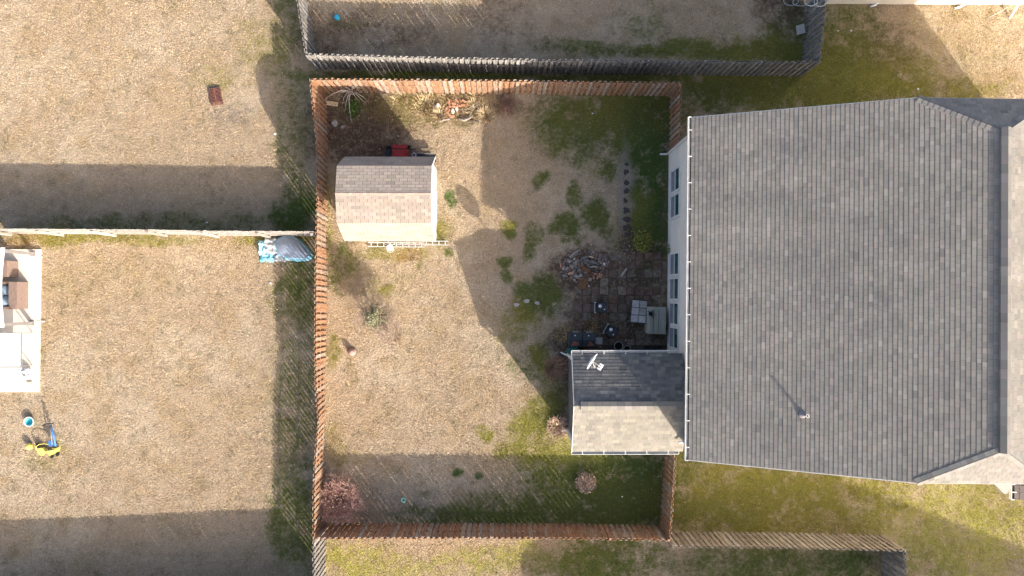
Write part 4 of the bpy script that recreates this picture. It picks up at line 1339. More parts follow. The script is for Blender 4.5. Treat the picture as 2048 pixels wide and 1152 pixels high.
def plant(name, px, py, label, cat, parts_, group=None, z=0):
    c = G(px, py, z)
    r = root(name, (c.x, c.y, z), label, cat, group)
    for nm, mb, sm in parts_:
        part(nm, mb, 'foliage', r, local=True, smooth=sm, kind='stuff' if nm == 'withered_leaf' else None)
    return r
pinks = [(.34, .22, .17), (.42, .255, .2), (.48, .28, .23), (.52, .32, .265)]
plant('bare_shrub', 687, 993, 'pinkish bare twiggy shrub in the south-west fence corner', 'shrub',
      [('stem', twigs(9, .45, .022, 1.2, 1, [(.30, .22, .18), (.34, .24, .2)], 5, 3), True), ('leaf_crown', leaves(1500, (1.0, 1.0, .5), .75, pinks, .035, 14, .3), False), ('twig_crown', MBshift(twigs(26, .74, .012, .75, 3, pinks, 11, 5), (0, 0, -.25)), False)])
tans = [(.52, .38, .28), (.58, .40, .31), (.48, .33, .24)]
plant('dry_shrub', 1170, 962, 'round pale tan dry shrub on the green south lawn', 'shrub',
      [('twig_crown', twigs(22, .33, .01, .8, 2, tans, 21, 5), False), ('leaf_crown', leaves(900, (.5, .5, .28), .3, tans+[(.62, .47, .38)], .045, 22, .2), False)])
# small evergreen with open crown
ev = [(.22, .22, .12), (.30, .29, .18), (.36, .34, .23), (.16, .165, .08)]
tr_ = MB(); tr_.tube([(0, 0, -.02), (.03, .02, .8), (0, .05, 1.6), (.02, .02, 2.2)], [.035, .028, .018, .008], 6, col=(.2, .15, .11))
tw = MB()
lf = MB()
rnd = random.Random(31)
for k in range(70):
    z = rnd.uniform(.5, 2.15); an = rnd.uniform(0, 6.283)
    l = (.85*(2.5-z)/1.9)*rnd.uniform(.6, 1.2)
    d = Vector((math.cos(an), math.sin(an), .35))
    p = Vector((.01, .03, z)); e = p+d*l
    tw.tube([p, p+d*l*.5, e], [.008, .006, .003], 4, cap=False, col=(.22, .17, .12))
    for q in range(60):
        c = p.lerp(e, rnd.uniform(.3, 1))+Vector((rnd.gauss(0, .05), rnd.gauss(0, .05), rnd.gauss(0, .05)))
        a = Vector((rnd.gauss(0, 1), rnd.gauss(0, 1), rnd.gauss(0, 1))).normalized(); b = a.orthogonal().normalized()
        s = rnd.uniform(.02, .05)
        lf.add([c-a*s, c+b*s*.35, c+a*s, c-b*s*.35], [(0, 1, 2, 3)], jit(rnd.choice(ev), .2, .05))
plant('young_tree', 762, 633, 'slim pale green young tree on the lawn below the ladder', 'tree', [('trunk', tr_, True), ('branches', tw, False), ('bare_twig', MBshift(twigs(22, .8, .013, .9, 3, [(.26, .2, .16), (.34, .25, .2), (.4, .31, .24)], 33, 5), (0, 0, -.55)), False), ('crown', lf, False)])
plant('weed_tuft', 782, 668, 'low reddish dry weeds just below the slim young tree', 'weeds', [('stems', blades(160, .45, .3, [(.38, .26, .19), (.45, .33, .24), (.34, .22, .17)], 1.3, .007), False)])
# sapling in the north-west bed: arching pale stems
sp = MB()
top = G(706, 185, .4); c0 = Vector((top.x, top.y, 0))
def arch(ex, ey, ez, hz, r=.018, mid=None):
    e = G(ex, ey, ez); e = Vector((e.x-c0.x, e.y-c0.y, ez))
    m1 = e*.35; m1.z = hz; m2 = e*.72; m2.z = (hz+ez)*.55+.05
    sp.tube([Vector((0, 0, 0)), m1*.4+Vector((0, 0, hz*.35)), m1, m2, e], [r*1.3, r*1.1, r, r*.8, r*.55], 5, col=jit((.50, .44, .38), .1))
    return e
ends = [(653, 196, .35, .9), (664, 191, .3, .9), (675, 193, .3, .8), (685, 207, .2, .8), (691, 221, .15, .8), (703, 241, .1, 1.0), (715, 200, .25, .9), (731, 207, .15, .8), (736, 202, .2, .8), (690, 176, .9, 1.0), (716, 174, .9, 1.1), (700, 200, .2, .9), (712, 176, .8, .9)]
tips = [arch(*e) for e in ends]
tl = MB()
for i, e in enumerate(tips):
    for _ in range(14 if i in (0, 5, 6, 7, 8) else 5):
        p = e+Vector((random.gauss(0, .06), random.gauss(0, .06), random.gauss(0, .04)))
        a = Vector((random.gauss(0, 1), random.gauss(0, 1), random.gauss(0, .6))).normalized(); b = a.orthogonal().normalized(); s = random.uniform(.02, .045)
        tl.add([p-a*s, p+b*s*.5, p+a*s, p-b*s*.5], [(0, 1, 2, 3)], jit((.45, .28, .22) if i in (6, 7, 8) else (.46, .38, .28), .15))
plant('bare_sapling', 706, 185, 'bare sapling with arching pale stems in the north-west fence corner', 'sapling', [('stem', sp, True), ('withered_leaf', tl, False)], z=0)
bpy.data.objects['bare_sapling'].location = c0
gl = [(.08, .14, .03), (.12, .19, .05), (.17, .22, .07)]
plant('green_weed', 707, 218, 'bright green leafy weed under the bare sapling', 'weeds', [('leaf_cluster', leaves(520, (.34, .48, .14), .12, gl, .05, 41, .1), False)])
dryc = [(.55, .42, .25), (.48, .36, .2), (.6, .48, .31)]
TUFT = [(972, 232, .30, .5, 240, 'bushy golden dry grass clump at the shade edge by the north fence', dryc), (1020, 182, .14, .5, 120, 'upright tan grass clump against the shaded north fence', [(.5, .38, .26), (.42, .3, .2)]),
        (850, 210, .5, .4, 260, 'straw-coloured weeds along the fence left of the bricks', dryc+[(.3, .27, .1)]), (880, 228, .25, .42, 160, 'pale dry grass clump below left of the brick heap', dryc),
        (893, 190, .35, .35, 170, 'ochre weeds behind the brick heap at the fence foot', dryc+[(.32, .26, .09)]), (955, 190, .4, .45, 230, 'dense dry weeds right of the bricks at the fence foot', dryc+[(.35, .24, .14)]),
        (952, 218, .4, .4, 200, 'tangled dry weeds between the bricks and the golden clump', dryc+[(.4, .3, .2), (.2, .22, .07)]), (800, 195, .35, .3, 150, 'low yellow weeds beside the dark shed shadow', dryc+[(.3, .28, .1)]),
        (1110, 735, .42, .5, 340, 'reddish brown dry grass clump left of the teal bin', [(.36, .2, .13), (.42, .26, .17), (.3, .17, .11)]), (1115, 852, .42, .42, 340, 'pinkish tan dry grass clump at the sunroom corner', [(.52, .36, .27), (.46, .3, .22), (.56, .42, .31)]),
        (1125, 668, .3, .35, 200, 'golden weeds above the dark grill', [(.45, .33, .17), (.36, .26, .13)]), (1180, 652, .3, .3, 120, 'sparse orange-brown weeds between the pavers above the grill', [(.4, .26, .13), (.3, .22, .1)]), (660, 260, .18, .35, 120, 'brown dead stems along the west fence by the sapling', [(.25, .16, .12), (.3, .2, .15)])]
for x, y, sp_, l, n, lab, cc in TUFT:
    plant('dry_grass_clump', x, y, lab, 'dry grass', [('blade_cluster', blades(n, sp_, l, cc, 1.0, .009), False)], 'dry grass clumps in the yard beds')
plant('dark_shrub', 1016, 206, 'dark purplish-brown twiggy shrub at the north fence in shade', 'shrub', [('twig_crown', twigs(16, .28, .011, .8, 2, [(.17, .10, .085), (.22, .13, .11), (.26, .15, .13)], 51, 5), False)])
plant('rusty_weed', 1012, 226, 'rust-red low weeds in front of the dark shrub', 'weeds', [('stems', blades(110, .3, .2, [(.36, .19, .14), (.3, .16, .12)], 1.2, .008), False)])
yg = [(.34, .32, .06), (.26, .26, .06), (.16, .17, .05), (.10, .11, .035)]
plant('yellow_shrub', 1282, 484, 'yellow-green shrub between the stepping stones and the house', 'shrub', [('stem', twigs(10, .3, .012, .9, 2, [(.16, .11, .07), (.2, .14, .09)], 61, 4), False), ('leaf_crown', leaves(900, (.46, .52, .3), .38, yg, .05, 62, .3), False)])
plant('wall_plant', 1337, 500, 'small green vine tuft growing at the house wall', 'plant', [('stem', twigs(4, .25, .008, 2, 1, [(.2, .15, .1)], 71, 3), False), ('leaf_cluster', leaves(160, (.22, .24, .3), .4, [(.13, .17, .05), (.2, .22, .09)], .05, 72, .1), False)])

# ------------------------------------------------------------------ garden things near the shed
# red wheelbarrow-like cart behind the shed
rcx = G(797, 303, .6)
t = root('garden_tractor', (rcx.x, rcx.y, 0), 'red ride-on mower parked behind the shed, half hidden by its roof', 'mower')
mb = MB(); mb.box((.05, -.2, .42), (.68, .62, .3)); mb.box((.02, -.2, .62), (.55, .5, .12))
part('hood', mb, 'red', t, local=True)
part('fender', MB().box((.03, .24, .5), (.70, .16, .05)), 'red', t, local=True)
part('bumper', MB().box((.36, -.2, .4), (.08, .7, .2)), 'red', t, local=True)
part('axle_bar', MB().bar((-.55, .12, .52), (.75, .12, .5), .035, .035), 'black', t, local=True)
part('seat', MB().box((-.48, -.1, .5), (.22, .34, .14)), 'black', t, local=True)
for x_, y_ in ((-.42, .26), (.3, .3), (-.42, -.5), (.3, -.5)):
    mq_ = Matrix.Rotation(math.pi/2, 3, 'X')
    mb = MB(); mb.lathe((x_, y_, .19), [(.0, -.05), (.12, -.06), (.19, -.05), (.19, .05), (.12, .06), (0, .05)], 16, mat=mq_)
    part('wheel', mb, 'rubber', t, local=True, smooth=True)
tg = G(838, 311, .35)
t = root('black_trolley', (tg.x, tg.y, 0), 'black folded hand trolley lying behind the shed corner', 'trolley')
part('frame', MB().bar((-.3, .02, .3), (.75, -.02, .34), .16, .1).bar((-.3, -.2, .2), (.75, -.2, .2), .1, .12), 'black', t, local=True)
part('rail', MB().bar((-.1, .1, .38), (.72, .06, .4), .03, .03), 'grey_metal', t, local=True)
for x_ in (-.22,):
    part('wheel', MB().lathe((x_, .02, .36), [(.05, -.03), (.12, -.03), (.12, .03), (.05, .03), (.05, -.03)], 16), 'grey_metal', t, local=True)
part('foot_plate', MB().box((-.35, -.1, .1), (.06, .4, .2)), 'black', t, local=True)
# ladders leaning flat along the south wall of the shed
def ladder(x0, x1, ytop, ybot, ztop, zbot, nr, label, rz=0):
    a = G(x0, ytop, ztop); b = G(x1, ytop+1, ztop)
    c = G(x0, ybot, zbot); d = G(x1, ybot+1, zbot)
    r = root('ladder', ((a.x+b.x)/2, (c.y+d.y)/2, 0), label, 'ladder', 'aluminium ladders beside the shed')
    part('rail', MB().bar(a, b, .035, .08), 'alu', r); part('rail', MB().bar(c, d, .035, .08), 'alu', r)
    for k in range(nr):
        f = (k+.5)/nr
        part('rung', MB().bar(Vector(a).lerp(b, f), Vector(c).lerp(d, f), .035, .03), 'alu', r)
    return r
ladder(736, 849, 485, 493, .52, .06, 9, 'front aluminium ladder lying on its side below the shed roof')
ladder(770, 897, 481.5, 489, .56, .10, 10, 'rear aluminium ladder sticking out past the shed corner')
wp = G(781, 496, .15)
t = root('white_bucket', (wp.x, wp.y, 0), 'white plastic bucket in front of the ladder by the shed', 'bucket')
part('tub', MB().lathe((0, 0, 0), [(.0, 0), (.11, .0), (.14, .3), (.13, .3), (.1, .05), (0, .04)], 18), 'wplastic', t, local=True, smooth=True)
part('lid', MB().lathe((0.0, 0, .3), [(.148, -.02), (.148, .015), (0, .02)], 18), 'wplastic', t, local=True)
part('handle', MB().tube([(.145, 0, .27), (.17, -.08, .24), (.12, -.17, .2), (0, -.2, .18), (-.12, -.17, .2), (-.145, 0, .27)], .007, 5), 'wplastic', t, local=True)
# tan boards and stone in the corner bed
def gslab(px, py, w, d, h, rz, mat, name, label, cat):
    c = G(px, py, h)
    mb = MB(); m_ = Matrix.Rotation(rz, 3, 'Z') @ Matrix.Rotation(.08, 3, 'X')
    mb.box((c.x, c.y, h/2+.01), (w, d, h), mat=m_)
    return single(name, mb, mat, label, cat)
gslab(664, 207, .55, .2, .06, -.15, 'lumber', 'scrap_board', 'tan wooden board under the sapling by the west fence', 'board')
stone('tan_stone', 670, 247, .16, .19, .08, 'board', 'tan flat stone by the west fence below the sapling', 'stone', None, n=8)
stone('grey_stone', 686, 254, .15, .09, .1, 'stone_grey', 'small grey stone right of the tan flat stone', 'stone', None, n=7, rz=.5)
# terracotta pot toppled
tp = G(703, 704, .15)
t = root('terracotta_pot', (tp.x, tp.y, 0), 'upturned terracotta pot alone on the lawn by the west fence', 'pot')
part('bowl', MB().lathe((0, 0, 0), [(.17, 0), (.18, .07), (.15, .09), (.12, .28), (.1, .31), (0, .32)], 18), 'terra', t, local=True, smooth=True)
part('rim', MB().lathe((0, 0, 0), [(.18, .0), (.19, .0), (.19, .06), (.18, .06)], 18), 'terra', t, local=True)
# green ring toy
rgp = G(807, 1000, 0)
mb = MB(); n_ = 20
mb.tube([(rgp.x+.085*math.cos(6.2832*k/n_), rgp.y+.085*math.sin(6.2832*k/n_), .03) for k in range(n_+1)], .036, 8)
single('ring_toy', mb, 'mint', 'mint green plastic ring on the shaded south lawn', 'ring toy', smooth=True)

# ------------------------------------------------------------------ neighbour's lawn, left
# slotted grate
gcn = G(431, 193, .1)
t = root('slatted_grate', (gcn.x, gcn.y, 0), 'rust-brown slatted crate lid lying alone on the top left lawn', 'grate', rz=.18)
for k in range(13):
    part('slat', MB().box((0, (k-6)*.062, .10), (.50, .029, .03)), 'grate', t, local=True)
part('spine', MB().box((0, 0, .124), (.03, .80, .018)), 'rust', t, local=True)
for s in (-1, 1):
    part('side_rail', MB().box((s*.235, 0, .045), (.03, .80, .075)), 'grate', t, local=True)
# collapsed pop-up tent
tcn = G(585, 500, .4)
t = root('collapsed_tent', (tcn.x, tcn.y, 0), 'collapsed slate and sky-blue pop-up tent between the fences', 'tent')
def px_l(px, py, z):
    p = G(px, py, z); return Vector((p.x-tcn.x, p.y-tcn.y, z))
out_ = [(553, 500), (549, 490), (556, 478), (566, 473), (583, 472), (596, 480), (608, 492), (617, 505), (619, 511), (610, 516), (592, 516), (570, 514), (556, 509)]
cen = px_l(583, 497, .62)
mb = MB(); ringn = len(out_)
rings = []
for f, z in ((1, .28), (.8, .42), (.5, .55), (.2, .61)):
    row = []
    for x, y in out_:
        p = px_l(x, y, .28); q = cen.lerp(p, f); q.z = z+random.uniform(-.012, .012); row.append(q)
    rings.append(row)
for row in rings: mb.v.extend([tuple(v) for v in row])
mb.v.append(tuple(cen))
for i in range(3):
    for k in range(ringn):
        mb.f.append((i*ringn+k, (i+1)*ringn+k, (i+1)*ringn+(k+1) % ringn, i*ringn+(k+1) % ringn))
for k in range(ringn): mb.f.append((3*ringn+k, 4*ringn, 3*ringn+(k+1) % ringn))
part('canopy', mb, 'slate_fabric', t, local=True, smooth=True)
mb = MB()
for k in range(ringn):
    a, b = rings[0][k], rings[0][(k+1) % ringn]
    out = Vector((a.x, a.y-.02, 0)).normalized()*.10; out2 = Vector((b.x, b.y-.02, 0)).normalized()*.10
    mb.add([a, b, (b.x+out2.x, b.y+out2.y-.06, .03), (a.x+out.x, a.y+out.y-.06, .03)], [(0, 3, 2, 1)])
part('skirt', mb, 'sky_fabric', t, local=True)
mb = MB(); mb.tube(rings[0]+[rings[0][0]], .014, 5); part('hoop', mb, 'sky_fabric', t, local=True, smooth=True)
def crumple(px0, py0, px1, py1, h, n, seed):
    rnd = random.Random(seed); mb = MB()
    for i in range(n+1):
        for j in range(n+1):
            p = px_l(px0+(px1-px0)*i/n, py0+(py1-py0)*j/n, 0)
            e = min(i, j, n-i, n-j)
            mb.v.append((p.x+rnd.gauss(0, .025), p.y+rnd.gauss(0, .025), .02+(h*rnd.uniform(.55, 1) if e else rnd.uniform(0, .05))))
    for i in range(n):
        for j in range(n):
            k = i*(n+1)+j; mb.f.append((k, k+1, k+n+2, k+n+1))
    return mb
part('silver_side', crumple(530, 475, 560, 510, .3, 6, 3), 'silver_fabric', t, local=True)
part('blue_side', crumple(518, 481, 536, 510, .26, 5, 4), 'sky_fabric', t, local=True)
part('blue_corner', crumple(521, 507, 548, 524, .2, 5, 5), 'sky_fabric', t, local=True)
part('grey_corner', crumple(548, 508, 575, 523, .2, 5, 6), 'silver_fabric', t, local=True)
# balls and toys
bp_ = G(674, 35, .13)
mb = MB(); mb.ball((bp_.x, bp_.y, .13), .135, 20, 12); single('ball', mb, 'bball', 'blue ball on the shaded lawn north of the grey fence', 'ball', smooth=True)
yb = G(58, 893, .14)
mb = MB(); mb.ball((yb.x, yb.y, .14), .145, 20, 12); single('ball', mb, 'yellow', 'yellow ball beside the toy trike', 'ball', smooth=True)
ab = G(60, 843, .1)
t = root('toy_bowl', (ab.x, ab.y, 0), 'aqua toy bowl with white rim on the left lawn', 'bowl', rz=.1)
part('bowl', MB().lathe((0, 0, 0), [(.0, 0), (.13, 0), (.2, .17), (.18, .16), (.11, .03), (0, .03)], 20), 'aqua', t, local=True, smooth=True)
part('rim', MB().lathe((0, 0, 0), [(.185, .16), (.225, .165), (.225, .19), (.185, .185), (.185, .16)], 20), 'wplastic', t, local=True)
tk = G(96, 885, 0)
t = root('toy_trike', (tk.x, tk.y, 0), 'blue and yellow toy trike with black handlebar on the left lawn', 'toy trike')
def tkp(px, py, z):
    p = G(px, py, z); return Vector((p.x-tk.x, p.y-tk.y, z))
part('push_tube', MB().tube([tkp(102, 850, .55), tkp(107, 875, .4), tkp(112, 893, .25)], .035, 8), 'blue', t, local=True, smooth=True)
part('push_tube', MB().tube([tkp(106, 862, .45), tkp(109, 880, .35), tkp(111, 892, .3)], .04, 8), 'blue', t, local=True, smooth=True)
part('frame_tube', MB().tube([tkp(100, 852, .6), tkp(103, 872, .55), tkp(104, 888, .4)], .022, 8), 'grey_metal', t, local=True, smooth=True)
part('handlebar', MB().tube([tkp(85, 851, .62), tkp(93, 848, .64), tkp(107, 847, .62)], .022, 8), 'black', t, local=True, smooth=True)
part('hub', MB().box(tkp(104, 886, .3), (.2, .25, .18), .2), 'blue', t, local=True)
s1 = [tkp(73, 898, .22), tkp(84, 896, .26), tkp(91, 904, .24), tkp(83, 912, .2), tkp(76, 907, .2)]
mb = MB(); n_ = 5
mb.add([(v.x, v.y, .08) for v in s1]+[tuple(v) for v in s1], [tuple(range(n_)), tuple(range(2*n_-1, n_-1, -1))]+[(i+n_, (i+1) % n_+n_, (i+1) % n_, i) for i in range(n_)])
part('seat', mb, 'yellow', t, local=True)
s1 = [tkp(91, 903, .2), tkp(115, 898, .26), tkp(113, 904, .24), tkp(99, 912, .2)]
mb = MB(); n_ = 4
mb.add([(v.x, v.y, .06) for v in s1]+[tuple(v) for v in s1], [tuple(range(n_)), tuple(range(2*n_-1, n_-1, -1))]+[(i+n_, (i+1) % n_+n_, (i+1) % n_, i) for i in range(n_)])
part('footboard', mb, 'yellow', t, local=True)
part('hoop', MB().tube([tkp(73, 900, .3), tkp(72, 893, .34), tkp(78, 889, .36), tkp(88, 887, .36), tkp(98, 889, .34), tkp(104, 892, .3)], .018, 6), 'yellow', t, local=True, smooth=True)
part('hoop', MB().tube([tkp(104, 897, .3), tkp(112, 897, .32), tkp(120, 894, .3), tkp(119, 890, .26), tkp(112, 889, .26)], .016, 6), 'yellow', t, local=True, smooth=True)
for x, y in ((115, 908), (75, 891), (104, 912)):
    p = tkp(x, y, .1)
    part('wheel', MB().lathe((p.x, p.y, .1), [(0, -.03), (.07, -.035), (.1, -.025), (.1, .025), (.07, .035), (0, .03)], 14, mat=Matrix.Rotation(math.pi/2, 3, 'Y')), 'black', t, local=True)
# patio slab
a, b = G(-90, 498.5, .1), G(76.5, 784, .1)
mb = MB(); mb.prism([(a.x, b.y), (b.x, b.y), (b.x+.04, a.y), (a.x, a.y)], -.05, .1)
o = single('patio_slab', mb, 'concrete', 'pale concrete patio slab at the left edge', 'patio'); o['kind'] = 'structure'
# gazebo
zc_ = 2.45
c0_, c1_ = G(3, 495, zc_), G(2, 655, zc_)
xr_ = c0_.x; xl_ = xr_-3.6
gz = root('gazebo', ((xl_+xr_)/2, (c0_.y+c1_.y)/2, .1), 'white fabric canopy gazebo at the left edge', 'gazebo')
mb = MB()
cx_, cy_ = (xl_+xr_)/2, (c0_.y+c1_.y)/2
corners = [(xl_, c1_.y), (xr_, c1_.y), (xr_, c0_.y), (xl_, c0_.y)]
mb.v = [(cx_, cy_, zc_+.8)]
ring = []
for k in range(4):
    (ax, ay), (bx, by) = corners[k], corners[(k+1) % 4]
    for s in range(6):
        f = s/6; sg = .10*math.sin(math.pi*f)
        x, y = ax+(bx-ax)*f, ay+(by-ay)*f
        x += (cx_-x)*sg*.5; y += (cy_-y)*sg*.5
        ring.append((x, y, zc_+.04*math.sin(math.pi*f)))
n_ = len(ring)
mb.v += ring+[(x, y, z-.2) for x, y, z in ring]
mb.f = [(0, k+1, (k+1) % n_+1) for k in range(n_)]+[(k+1, k+1+n_, (k+1) % n_+1+n_, (k+1) % n_+1) for k in range(n_)]
part('canopy', mb, 'canvas', gz)
for px, py in ((66, 507), (64, 646)):
    p = G(px, py, .1)
    part('post', MB().box((p.x, p.y, 1.3), (.13, .13, 2.4)), 'grey_metal', gz)
    part('foot', MB().box((p.x, p.y, .115), (.22, .22, .03)), 'grey_metal', gz)
    p2 = (xl_+.4, p.y)
    part('post', MB().box((p2[0], p2[1], 1.3), (.13, .13, 2.4)), 'grey_metal', gz)
for i, (x0, y0, x1, y1) in enumerate(((76, 512, 86, 515), (74, 643, 90, 643))):
    a, b = G(x0, y0, .12), G(x1, y1, .03)
    pipe('tent_stake', [a, b], .02, 'wplastic', ('upper' if i == 0 else 'lower')+' thin white stake lying at the patio slab edge', 'stake', 'white stakes at the patio')
# loveseat and armchair
def seat(px0, py0, px1, py1, back_px, label, nc, name):
    """seat facing west; backrest along its east side"""
    a, b = G(px0, py1, .45), G(px1, py0, .45)
    cx, cy = (a.x+b.x)/2, (a.y+b.y)/2
    w, d = b.x-a.x, b.y-a.y
    r = root(name, (cx, cy, .1), label, 'sofa' if nc > 1 else 'armchair')
    part('base', MB().box((-.1, 0, .17), (w-.1, d, .30)), 'wicker', r, local=True)
    part('backrest', MB().box((w/2-.14, 0, .36), (.36, d, .72)), 'wicker', r, local=True)
    for s in (-1, 1):
        part('armrest', MB().box((-.22, s*(d/2-.05), .42), (w-.36, .1, .22)), 'wicker', r, local=True)
    for k in range(nc):
        y = (k-(nc-1)/2)*((d-.24)/nc)
        mb = MB(); mb.ball((-.25, y, .40), (.36, (d-.26)/nc/2, .12), 14, 8)
        for i, v in enumerate(mb.v):
            x_, y_ = v[0]+.25, v[1]-y
            mb.v[i] = (max(-.34, min(.34, x_*1.25))-.25, max(-(d-.26)/nc/2+.01, min((d-.26)/nc/2-.01, y_*1.3))+y, v[2])
        part('cushion', mb, 'cushion', r, local=True, smooth=True)
    return r
seat(-10, 564, 44, 618, 0, 'brown wicker loveseat with blue-grey cushions on the patio slab', 2, 'loveseat')
seat(-16, 522, 24, 554, 0, 'brown wicker armchair half under the white canopy', 1, 'armchair')
# glass table
ta, tb_ = G(43, 665, .82), G(41, 735, .82)
t = root('glass_table', (ta.x-.7, (ta.y+tb_.y)/2, .1), 'frosted glass patio table with thin grey frame', 'table')
ln = ta.y-tb_.y
part('table_top', MB().box((0, 0, .71), (1.36, ln-.06, .015)), 'tglass', t, local=True)
mb = MB()
for s in (-1, 1):
    mb.box((s*.69, 0, .71), (.035, ln, .03)); mb.box((0, s*(ln/2-.015), .71), (1.345, .03, .03))
part('frame', mb, 'grey_metal', t, local=True)
for s in (-1, 1):
    for q in (-1, 1):
        part('leg', MB().bar((s*.68, q*(ln/2-.03), 0), (s*.68, q*(ln/2-.03), .695), .035, .035), 'grey_metal', t, local=True)
p = G(50, 744, .3)
t = root('cloth_bundle', (p.x, p.y, .1), 'crumpled white cloth bundle below the glass table', 'cloth')
mb = MB(); mb.ball((0, .05, .14), (.2, .15, .14), 12, 8, .15); part('bundle', mb, 'cloth_w', t, local=True, smooth=True)
mb = MB(); mb.ball((-.02, -.22, .07), (.16, .09, .07), 12, 8, .15); part('fold', mb, 'cloth_w', t, local=True, smooth=True)
p = G(60, 764, .1); mb = MB(); mb.ball((p.x, p.y, .13), (.13, .05, .03), 10, 6, .2); single('leaf_scrap', mb, 'lumber', 'small tan scrap near the patio slab corner', 'scrap', smooth=True)
# hose over the grey fence, board
hp = []
rnd = random.Random(9)
for loop, (cx, cy, rx, ry, z) in enumerate(((1582, 2, 15, 9, .04), (1601, 4, 16, 8, .5), (1622, 3, 13, 9, 1.86), (1640, 4, 12, 9, 1.9))):
    for k in range(9):
        an = 2.6+k/8*4.4
        g = G(cx+rx*math.cos(an), cy-ry*math.sin(an), z+.06*rnd.random())
        hp.append(g)
pipe('garden_hose', hp, .016, 'hose', 'pale hose looped over the grey fence at the top', 'hose')
a = G(1604, 56, .45)
mb = MB(); m_ = Matrix.Rotation(.15, 3, 'Z') @ Matrix.Rotation(-.5, 3, 'Y')
mb.box((a.x, a.y, .3), (.36, .42, .03), mat=m_); single('leaning_board', mb, 'board', 'beige board leaning on the grey fence at the top', 'board')
# litter
SCR = [(541, 566, .06, 'white scrap on the lawn below the collapsed tent'), (550, 268, .07, 'white scrap on the grass left of the shed, at the shadow'), (414, 445, .06, 'pale blue-white scrap in the dark grass above the bleached fence'), (1676, 62, .05, 'small white scrap east of the grey fence'),
       (1702, 62, .07, 'larger white scrap east of the grey fence'), (1836, 178, .06, 'white scrap on the grass above the roof'), (1244, 993, .04, 'tiny white speck on the dark green south lawn'), (1185, 227, .05, 'white speck on the green north lawn'), (797, 272, .05, 'white speck in the shade above the red mower')]
for x, y, r, l in SCR:
    c = G(x, y)
    mb = MB(); pl = [(c.x+r*random.uniform(.6, 1.2)*math.cos(k*1.2566), c.y+r*random.uniform(.4, 1)*math.sin(k*1.2566)) for k in range(5)]
    mb.prism(pl, .0, .02); single('paper_scrap', mb, 'ppaper', l, 'scrap', 'bits of litter on the lawns')

# ------------------------------------------------------------------ leaf litter and fine debris
def litter(name, label, cat, areas, cols, smin, smax, flat=.35):
    rnd = random.Random(len(name)*7+len(areas)); mb = MB()
    for (cx, cy, rx, ry, n_) in areas:
        for _ in range(n_):
            a_ = rnd.uniform(0, 6.283); q = math.sqrt(rnd.random())
            c = G(cx+rx*q*math.cos(a_), cy+ry*q*math.sin(a_), .03)
            a = Vector((rnd.gauss(0, 1), rnd.gauss(0, 1), rnd.gauss(0, flat))).normalized()
            b = Vector((-a.y, a.x, rnd.gauss(0, flat))).normalized()
            l = rnd.uniform(smin, smax); w_ = l*rnd.uniform(.3, .8)
            c.z = .022+rnd.uniform(.01, .05)
            mb.add([c-a*l, c+b*w_, c+a*l, c-b*w_], [(0, 1, 2, 3)], jit(rnd.choice(cols), .25, .06))
    return single(name, mb, 'foliage', label, cat, kind='stuff')
litter('leaf_litter', 'brown leaf litter and dry weeds strewn over the patio and bed', 'leaves',
       [(1245, 610, 95, 100, 1000), (1255, 485, 22, 30, 200), (1215, 665, 70, 30, 300), (720, 245, 90, 60, 1500), (920, 212, 90, 30, 900), (1140, 740, 14, 70, 300), (1125, 680, 30, 25, 300)],
       [(.22, .14, .09), (.30, .2, .12), (.16, .105, .075), (.38, .29, .18), (.2, .17, .07), (.12, .085, .065)], .015, .05)
litter('rubble_debris', 'small grey and brown chips scattered through the rubble pile', 'debris',
       [(1168, 535, 48, 33, 500), (1150, 540, 30, 24, 220), (1190, 522, 28, 18, 180)],
       [(.33, .29, .26), (.25, .21, .19), (.42, .36, .31), (.2, .14, .11), (.34, .2, .14), (.14, .11, .095)], .03, .085, .7)

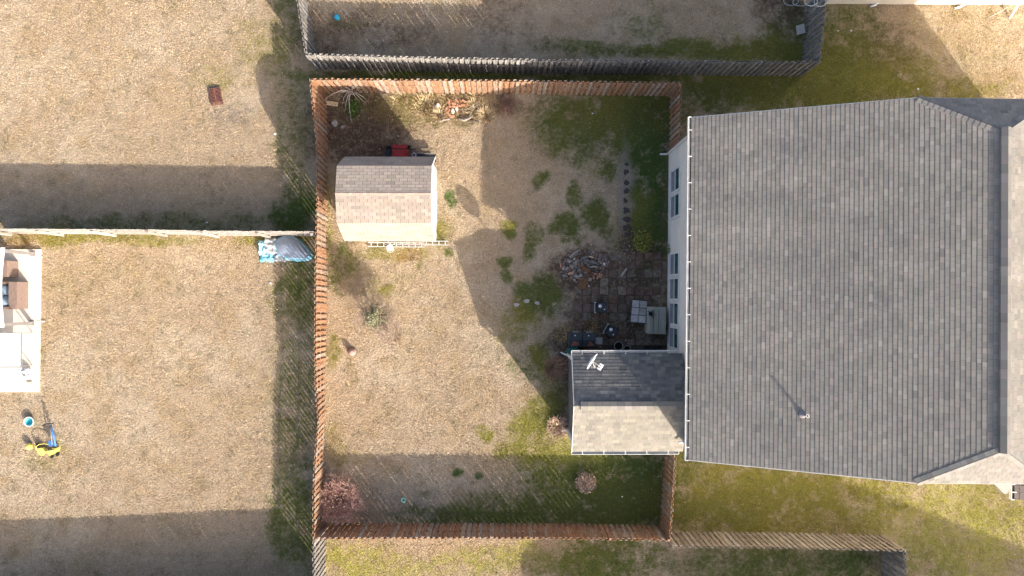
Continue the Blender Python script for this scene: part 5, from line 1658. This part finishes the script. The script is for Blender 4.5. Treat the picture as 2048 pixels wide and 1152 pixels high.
# ------------------------------------------------------------------ grass blades
NB_ = 1150000
bx = rng.uniform(-24.2, 24.5, NB_); by = rng.uniform(-13.6, 14.2, NB_)
def inr(x0, x1, y0, y1): return (bx > x0) & (bx < x1) & (by > y0) & (by < y1)
ok = ~(inr(7.2, 24.3, -5.9, 6.3) | inr(SX0+.2, SX1-.1, SYC-1.6, SYC+1.6) | inr(sx0+.1, 7.4, sy0+.3, sy1-.3) | inr(-30, b.x if False else G(77, 600).x, G(0, 785).y, G(0, 498).y))
pa, pb = G(1150, 505), G(1333, 706)
ok &= ~(inr(pa.x, pb.x, pb.y, pa.y) & (rng.random(NB_) > .22))
bx, by = bx[ok], by[ok]
n = len(bx)
ba = gsample(colA, bx, by); bb = gsample(colB, bx, by); bw_ = gsample(wB, bx, by)
sel = (rng.random(n) < sst(-.02, .85, bw_+(fbm(bx, by, 5.0, 3, 2)-.5)*1.3)*np.clip((bw_-.04)/.36, 0, 1))[:, None]
bc_ = np.where(sel, bb, ba)*(rng.uniform(.5, 1.55, n)[:, None])
bc_ = bc_*(1+rng.normal(0, .05, (n, 3)))
bc_ = bc_*(.6+.8*vnoise(bx*19, by*19, 3))[:, None]*(.8+.4*vnoise(bx*6.5, by*6.5, 1))[:, None]
spot = sst(.66, .76, fbm(bx, by, 2.4, 2, 4))[:, None]*.75          # scattered weeds and bare scrapes in the turf
bc_ = bc_*(1-spot)+np.array((.16, .135, .055))*rng.uniform(.6, 1.4, n)[:, None]*spot
clump = fbm(bx, by, 3.0, 3, 1)
an = rng.uniform(0, 2*np.pi, n); ln_ = rng.uniform(.022, .062, n)*(0.5+1.1*clump); tilt = rng.uniform(.25, 1.25, n)
wd = rng.uniform(.005, .012, n)
dx, dy, dz = np.cos(an)*np.sin(tilt)*ln_, np.sin(an)*np.sin(tilt)*ln_, np.cos(tilt)*ln_
sxn, syn = -np.sin(an)*wd, np.cos(an)*wd
z0 = np.full(n, -.012)
V = np.empty((n, 3, 3), np.float32)
V[:, 0] = np.stack([bx-sxn, by-syn, z0], -1); V[:, 1] = np.stack([bx+sxn, by+syn, z0], -1); V[:, 2] = np.stack([bx+dx, by+dy, z0+dz+.012], -1)
me = bpy.data.meshes.new('grass')
me.vertices.add(n*3); me.vertices.foreach_set('co', V.ravel())
me.loops.add(n*3); me.loops.foreach_set('vertex_index', np.arange(n*3, dtype=np.int32))
me.polygons.add(n); me.polygons.foreach_set('loop_start', np.arange(0, n*3, 3, dtype=np.int32))
at = me.attributes.new('Col', 'FLOAT_COLOR', 'FACE')
at.data.foreach_set('color', np.concatenate([np.clip(bc_, .005, .9), np.ones((n, 1))], 1).astype(np.float32).ravel())
me.materials.append(M['foliage'])
me.update()
go = bpy.data.objects.new('grass', me); COL.objects.link(go)
tag(go, 'short dry and green grass blades over the lawns', 'grass', kind='stuff')
